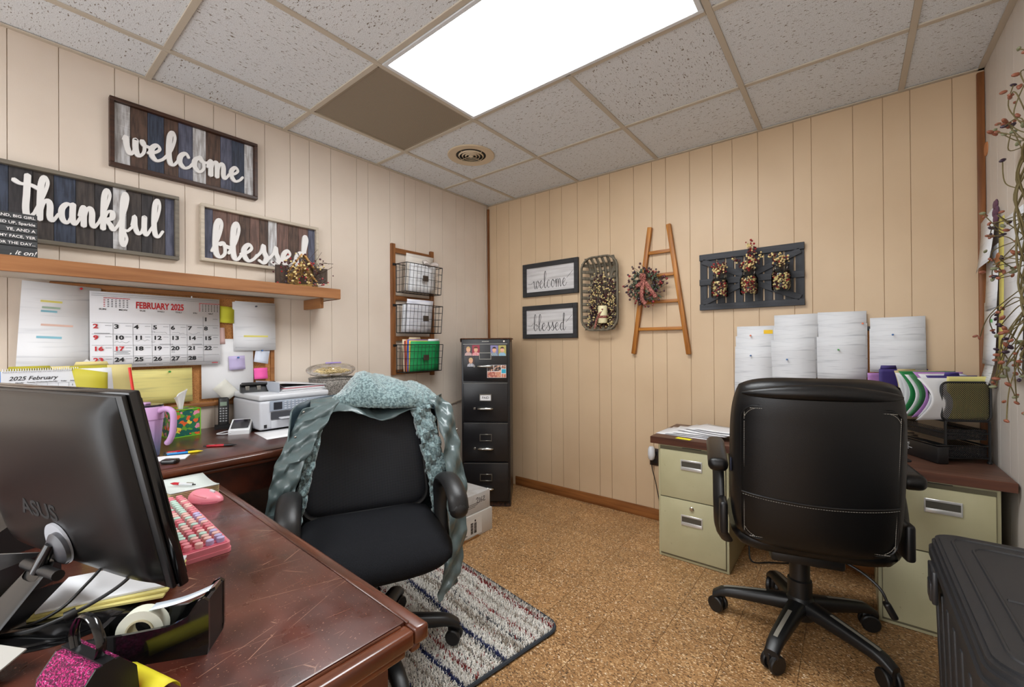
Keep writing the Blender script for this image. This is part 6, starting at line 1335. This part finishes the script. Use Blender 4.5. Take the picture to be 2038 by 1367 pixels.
# ------------------------------------------------------------------ organiser with folders
OX, OY, OT = 2.868, -.268, math.radians(30)
def ow(x, y): c, q = math.cos(OT), math.sin(OT); return (OX + x * c - y * q, OY + x * q + y * c)
t = thing('desk_organizer', 'black mesh desk organiser in the corner on the worktop', 'organiser', (OX, OY, WT), OT)
def wire_mesh(name, sc, rot):
    m = bpy.data.materials.new(name); m.use_nodes = True; N = m.node_tree.nodes; L = m.node_tree.links; b = N['Principled BSDF']; b.inputs['Base Color'].default_value = lin((26, 26, 28)); b.inputs['Roughness'].default_value = .4
    tc = N.new('ShaderNodeTexCoord'); mp = N.new('ShaderNodeMapping'); mp.inputs['Scale'].default_value = sc; L.new(tc.outputs['Object'], mp.inputs[0]); m2 = N.new('ShaderNodeMapping'); m2.inputs['Rotation'].default_value = rot; L.new(mp.outputs[0], m2.inputs[0])
    v = N.new('ShaderNodeTexVoronoi'); v.inputs['Scale'].default_value = 170; v.inputs['Randomness'].default_value = 0; v.distance = 'CHEBYCHEV'; L.new(m2.outputs[0], v.inputs['Vector'])
    r = N.new('ShaderNodeMath'); r.operation = 'GREATER_THAN'; r.inputs[1].default_value = .36; L.new(v.outputs['Distance'], r.inputs[0]); L.new(r.outputs[0], b.inputs['Alpha']); return m
M_meshm = wire_mesh('black wire mesh', (1, 0, 1), (0, PI / 4, 0)); M_meshs = wire_mesh('black wire mesh side', (0, 1, 1), (PI / 4, 0, 0)); M_mesht = wire_mesh('black wire mesh shelf', (1, 1, 0), (0, 0, PI / 4))
OW, OD = .165, .27
g = G(); cs_ = ((0, 0), (OW, 0), (OW, OD), (0, OD))
for x, y in cs_: g.tube([(x, y, .008), (x, y, .18)], .005, 8)
for z in (.022, .075, .128, .18): g.tube([(x, y, z) for x, y in cs_], .004, 6, closed=True)
g.build('wire_frame', M_wire, t)
for x, y in cs_: g = G(); g.lathe([(.006, 0), (.009, .002), (.009, .008), (.005, .012)], 12, (x, y, 0)); g.build('foot', M_black_plastic, t)
for z0 in (.024, .1):
    g = G(); g.bx(.006, OW - .006, .006, OD - .006, z0, z0 + .003); tr_ = g.build('tray', M_black_plastic, t, smooth=False)
    for (a, b_, c, d) in ((.006, OW - .006, .005, .007), (.006, OW - .006, OD - .007, OD - .005), (.004, .006, .006, OD - .006), (OW - .006, OW - .004, .006, OD - .006)):
        g = G(); g.bx(a, b_, c, d, z0 + .0035, z0 + .045); g.build('mesh_side', M_meshm if b_ - a > .05 else M_meshs, tr_, smooth=False)
g = G(); g.bx(.004, OW - .004, .004, OD - .004, .178, .181); g.build('upper_shelf', M_mesht, t, smooth=False)
for k in range(5):
    y = .006 + k * .062; pl = rrect(OW + .02, .165, .025, 5, OW / 2, .265)
    g = G(); g.tube([(a, y, b_) for a, b_ in pl], .0048, 6, closed=True); dv = g.build('divider_frame', M_wire, t)
    g = G(); g.prism(pl, y - .0006, y + .0006, 'y'); g.build('divider_mesh', M_meshm, dv, smooth=False)
# black case leaning along the organiser
t = thing('document_case', 'flat black plastic case standing left of the organiser', 'case', ow(-.03, .13) + (WT,), OT + PI / 2)
g = G(); g.bx(-.16, .12, -.022, .022, 0.001, .075, .006, 2); g.build('shell', M_black_plastic, t)
g = G(); g.bx(-.155, .115, -.0225, .0225, .0755, .083, .003, 2); g.build('lid', M_black_gloss, t)
g = G(); g.M = Matrix.Rotation(PI, 4, 'Z'); g.text('A. ELECTRIC', .013, (-.03, -.0224, .052), bold=.01)
for k in range(3): g.bx(-.06, .0 + .02 * (k % 2), -.0227, -.0221, .044 - .007 * k, .0465 - .007 * k)
g.build('lettering', M_white, t)
g = G(); g.prism(rrect(.17, .15, .03, 5), 0, .004, 'z'); solo(g, 'mouse_pad', mat('black pad', (26, 26, 28), .7), 'black mouse pad on the worktop behind the executive chair', 'mouse pad', (2.66, -.3, WT + .0005), .3)
t = thing('orange_marker', 'orange capped marker standing beside the chair back', 'marker', (2.63, -.33, WT + .005)); g = G(); g.lathe([(.008, 0), (.008, .06), (.006, .066)], 14); g.build('barrel', M_black_plastic, t); g = G(); g.lathe([(.0085, .066), (.0085, .1), (.005, .104)], 14); g.build('cap', mat('orange cap', (230, 120, 80), .35), t)
M_purp, M_lil, M_gfold, M_man = mat('purple folder', (66, 54, 122), .6), mat('lilac folder', (178, 128, 190), .6), mat('green folder', (20, 120, 60), .6), mat('manila folder', (206, 188, 140), .6)
def upright(name, label, m, x0, x1, y, h, sag=0., tab=None, cat='folder', th=.0012, z=WT + .186):
    """folder between the dividers; its free left side sags forward and to the left low down"""
    t = thing(name, label, cat, ow(x0, y) + (z,), OT); w = x1 - x0
    def f(u, v): k = (1 - u) ** 1.5 * (1 - v); b_ = math.sin(PI * v) * (1 - u) ** 1.2; return (w * u + .55 * sag * (b_ - .9 * k), -sag * (.2 * b_ + .6 * k), h * v)
    g = G(); g.grid(f, 14, 14); g.build('leaf', m, t, solid=th, ang=80)
    if tab: a, b_, hh = tab; g = G(); g.grid(lambda u, v: (w * (a + (b_ - a) * (u + (.5 - u) * .1 * v)), 0, h + hh * v), 3, 2); g.build('tab', m, t, solid=th)
    return t
upright('file_folder', 'lilac folder at the far left of the organiser', M_lil, -.14, .12, .262, .185)
upright('file_folder', 'tall dark purple tabbed folder at the left of the organiser', M_purp, -.1, .16, .245, .205, tab=(.02, .3, .018))
upright('file_folder', 'manila folder behind the green folder', M_man, -.06, .16, .205, .2, .03, tab=(.05, .42, .008))
for k in range(3): upright('loose_paper', ('first white sheet between manila and green folders', 'second white sheet between manila and green folders', 'third white sheet between manila and green folders')[k], M_white_paper, -.06 + .01 * k, .15, .198 - .006 * k, .19 - .004 * k, .03 + .01 * k, cat='paper', th=.0006)
upright('file_folder', 'bright green folder bulging toward the chair', M_gfold, -.075, .16, .155, .2, .075)
upright('loose_paper', 'white sheet inside the green folder', M_white_paper, -.055, .15, .147, .185, .07, cat='paper', th=.0006)
upright('file_folder', 'paler green folder leaf beside the bright green one', mat('pale green folder', (70, 132, 84), .6), -.045, .16, .138, .187, .07)
upright('file_folder', 'lilac folder beside the green folder', M_lil, -.05, .15, .105, .2, .08)
for k in range(3): upright('loose_paper', ('first white sheet in the lilac folder', 'second white sheet in the lilac folder', 'third white sheet in the lilac folder')[k], M_white_paper, -.035 + .008 * k, .15, .097 - .006 * k, .192 - .002 * k, .07, cat='paper', th=.0006)
upright('file_folder', 'front purple folder with a centre tab', M_purp, -.03, .17, .06, .187, .06, tab=(.36, .66, .014))
upright('loose_paper', 'large curled white sheet in front of the purple folder', M_white_paper, -.085, .12, .03, .178, .085, cat='paper', th=.0008)
upright('file_folder', 'pale yellow folder at the right end of the organiser', mat('yellow folder', (220, 210, 130), .6), .02, .178, .016, .186)
# ------------------------------------------------------------------ right wall papers and vine wreath
def rp(name, label, m, w, h, y, z, off, rot=0., curl=.01, marks=(), cat='paper', group=None): return paper(name, label, m, w, h, -y, z, -off, rot, curl, RW, (RX, 0, 0), cat, group, marks)
rp('printed_sheet', 'upper printed sheet beside the corner trim on the right wall', M_print_light, .24, .23, -.16, 1.625, .02, .1, .03)
rp('printed_sheet', 'second printed sheet down the right wall near the corner', M_print_light, .2, .26, -.19, 1.46, .014, .03, .012, marks=((-.05, .09, .03, .03, mat('amber tab', ())),))
rp('printed_sheet', 'third printed sheet with a green highlight on the right wall', M_print_light, .21, .27, -.17, 1.23, .018, .0, .012, marks=((.02, .05, .05, .014, H_g),))
rp('lined_sheet', 'small lined sheet hanging at the bottom on the right wall', printed('lined sheet', (214, 214, 212), (130, 132, 140), 90, .5, .45), .13, .12, -.16, 1.08, .02, -.2, .02)
rp('yellow_sheet', 'yellow legal sheet hanging along the right wall', mat('yellow legal', (206, 196, 104), .7), .08, .6, -.37, 1.38, .02, .0, .01)
rp('printed_sheet', 'large pale sheet partly behind the vine wreath', M_print_light, .24, .6, -.53, 1.36, .022, .0, .012)
t = thing('vine_wreath', 'berry vine wreath with rust berries on the right wall', 'wreath', (RX, -1.03, 1.52), RW)
rb = random.Random(77); g = G(); gl = G(); pts = []
for k in range(7): g.tube([((.2 + .02 * math.sin(6 * a * PI / 36 + k)) * math.cos(a * PI / 36) + .006 * math.sin(a * .9 + 2 * k), -.06 + .02 * math.sin(a * .35 + k * 1.3), (.3 + .02 * math.cos(4 * a * PI / 36 + k)) * math.sin(a * PI / 36) + .006 * math.cos(a * .8 + k)) for a in range(72)], .003, 5, closed=True)
for k in range(58):
    a = rb.uniform(0, 2 * PI) if k > 34 else rb.uniform(PI * .62, PI * 1.42); p0 = (.2 * math.cos(a), -.06, .3 * math.sin(a)); l = rb.uniform(.1, .33) if k <= 34 else rb.uniform(.06, .2); b_ = a + rb.uniform(-.7, .7); cv = rb.uniform(-.06, .06)
    p1 = (p0[0] + .5 * l * math.cos(b_) + cv, -.07 - rb.uniform(0, .05), p0[2] + .5 * l * math.sin(b_) + cv); p2 = (p0[0] + l * math.cos(b_), -.06 - rb.uniform(0, .07), p0[2] + l * math.sin(b_) + .5 * cv)
    if p2[0] < -.5: p2 = (-.5, p2[1], p2[2])
    pa = spline([p0, p1, p2], 7); g.tube(pa, .0016, 5); pts.append(p2)
    for q in pa[5::3]:
        if rb.random() < .5: pts.append((q[0] + rb.gauss(0, .012), q[1] + rb.gauss(0, .01), q[2] + rb.gauss(0, .012)))
g.build('vines', M_vine, t)['kind'] = 'stuff'
g = G()
for p in pts:
    g.mi = rb.choice([0, 0, 0, 1, 2]); g.M = Matrix.Translation(p) @ Euler((rb.uniform(0, 3), rb.uniform(0, 3), 0)).to_matrix().to_4x4(); g.ball((0, 0, 0), rb.uniform(.0055, .008), 7, 5, (.8, .8, 1.35))
g.M = None; g.mi = 0; g.build('berries', [M_brust, M_bplum, mat('sage bud', (120, 122, 92), .6)], t)['kind'] = 'stuff'
for (x, z) in ((-.47, .38), (-.33, -.05)):
    g = G(); g.M = Matrix.Translation((x, -.09, z)) @ Matrix.Rotation(PI / 2, 4, 'X'); g.lathe([(.0, .003), (.024, .003), (.026, 0), (.0, -.002)], 16, caps=False); g.build('wood_slice', mat('wood slice', (150, 92, 48), .7), t)
for k in range(6):
    a = k * PI / 3; g = G(); g.ball((-.3 + .02 * math.cos(a), -.1, .11 + .028 * math.sin(a)), .016, 8, 5, (1, .3, 1)); g.build('petal', mat('plum petal', (78, 44, 66), .6), t)
# ------------------------------------------------------------------ black storage bin
t = thing('storage_bin', 'black lidded plastic storage bin by the right wall', 'storage bin', (2.876, -1.405, 0), 0)
M_bin = mat('black bin plastic', (42, 42, 44), .42, bump=(900, .25, (1, 1, 1)))
BX, BY, BZ = .145, .37, .62
def binw(u, v):
    n = 40; pl = rrect(2 * BX - .05 + .03 * v, 2 * BY - .06 + .04 * v, .05, 9); p = pl[int(round(u * len(pl))) % len(pl)]; return (p[0], p[1], .56 * v)
g = G(); g.grid(binw, 40, 8, cu=True); g.prism(rrect(2 * BX - .05, 2 * BY - .06, .05, 9), .0, .004, 'z'); g.build('tub', M_bin, t)
for k in range(7):
    y = -BY + .1 + k * .09; g = G(); g.M = Matrix.Translation((-BX + .02, y, .27)) @ Matrix.Rotation(-.027, 4, 'Y'); g.box((0, 0, 0), (.012, .022, .46), .004); g.build('rib', M_bin, t)
for k, (a, b_, z0, z1) in enumerate(((.0, .0, .556, .58), (-.006, .05, .58, .6), (-.012, .05, .6, .612))):
    g = G(); g.prism(rrect(2 * BX + a * 2, 2 * BY + a * 2, .055, 8), z0, z1, 'z'); g.build('lid_rim' if k < 2 else 'lid', M_bin, t)
g = G(); g.prism(rrect(2 * BX - .04, 2 * BY - .05, .05, 8), .612, .617, 'z'); g.build('lid_panel', M_bin, t)
M_groovebin = M_bin
for (w, h) in ((2 * BX - .09, 2 * BY - .11), (2 * BX - .16, 2 * BY - .2)):
    g = G(); g.tube([(a, b_, .617) for a, b_ in rrect(w, h, .04, 6)], .004, 6, closed=True); g.build('lid_ridge', M_bin, t)
g = G(); g.tube([(-.055, -.04, .617), (.055, -.04, .617)], .004, 6); g.build('lid_ridge', M_bin, t)
g = G(); g.M = Matrix.Translation((-BX - .004, .2, .52)); g.box((0, 0, 0), (.012, .09, .09), .004); g.box((-.004, 0, -.02), (.01, .05, .05), .003); g.build('latch', mat('bin latch', (44, 44, 46), .3), t)
# ------------------------------------------------------------------ floor cable under the worktop
g = G(); g.tube(spline([(2.08, -.12, .25), (2.1, -.2, .1), (2.12, -.25, .01), (2.2, -.2, .006), (2.3, -.12, .006), (2.2, -.08, .02), (2.1, -.06, .2)], 8), .004, 6)
solo(g, 'floor_cable', M_cable, 'black cable coiled on the floor under the worktop', 'cable')
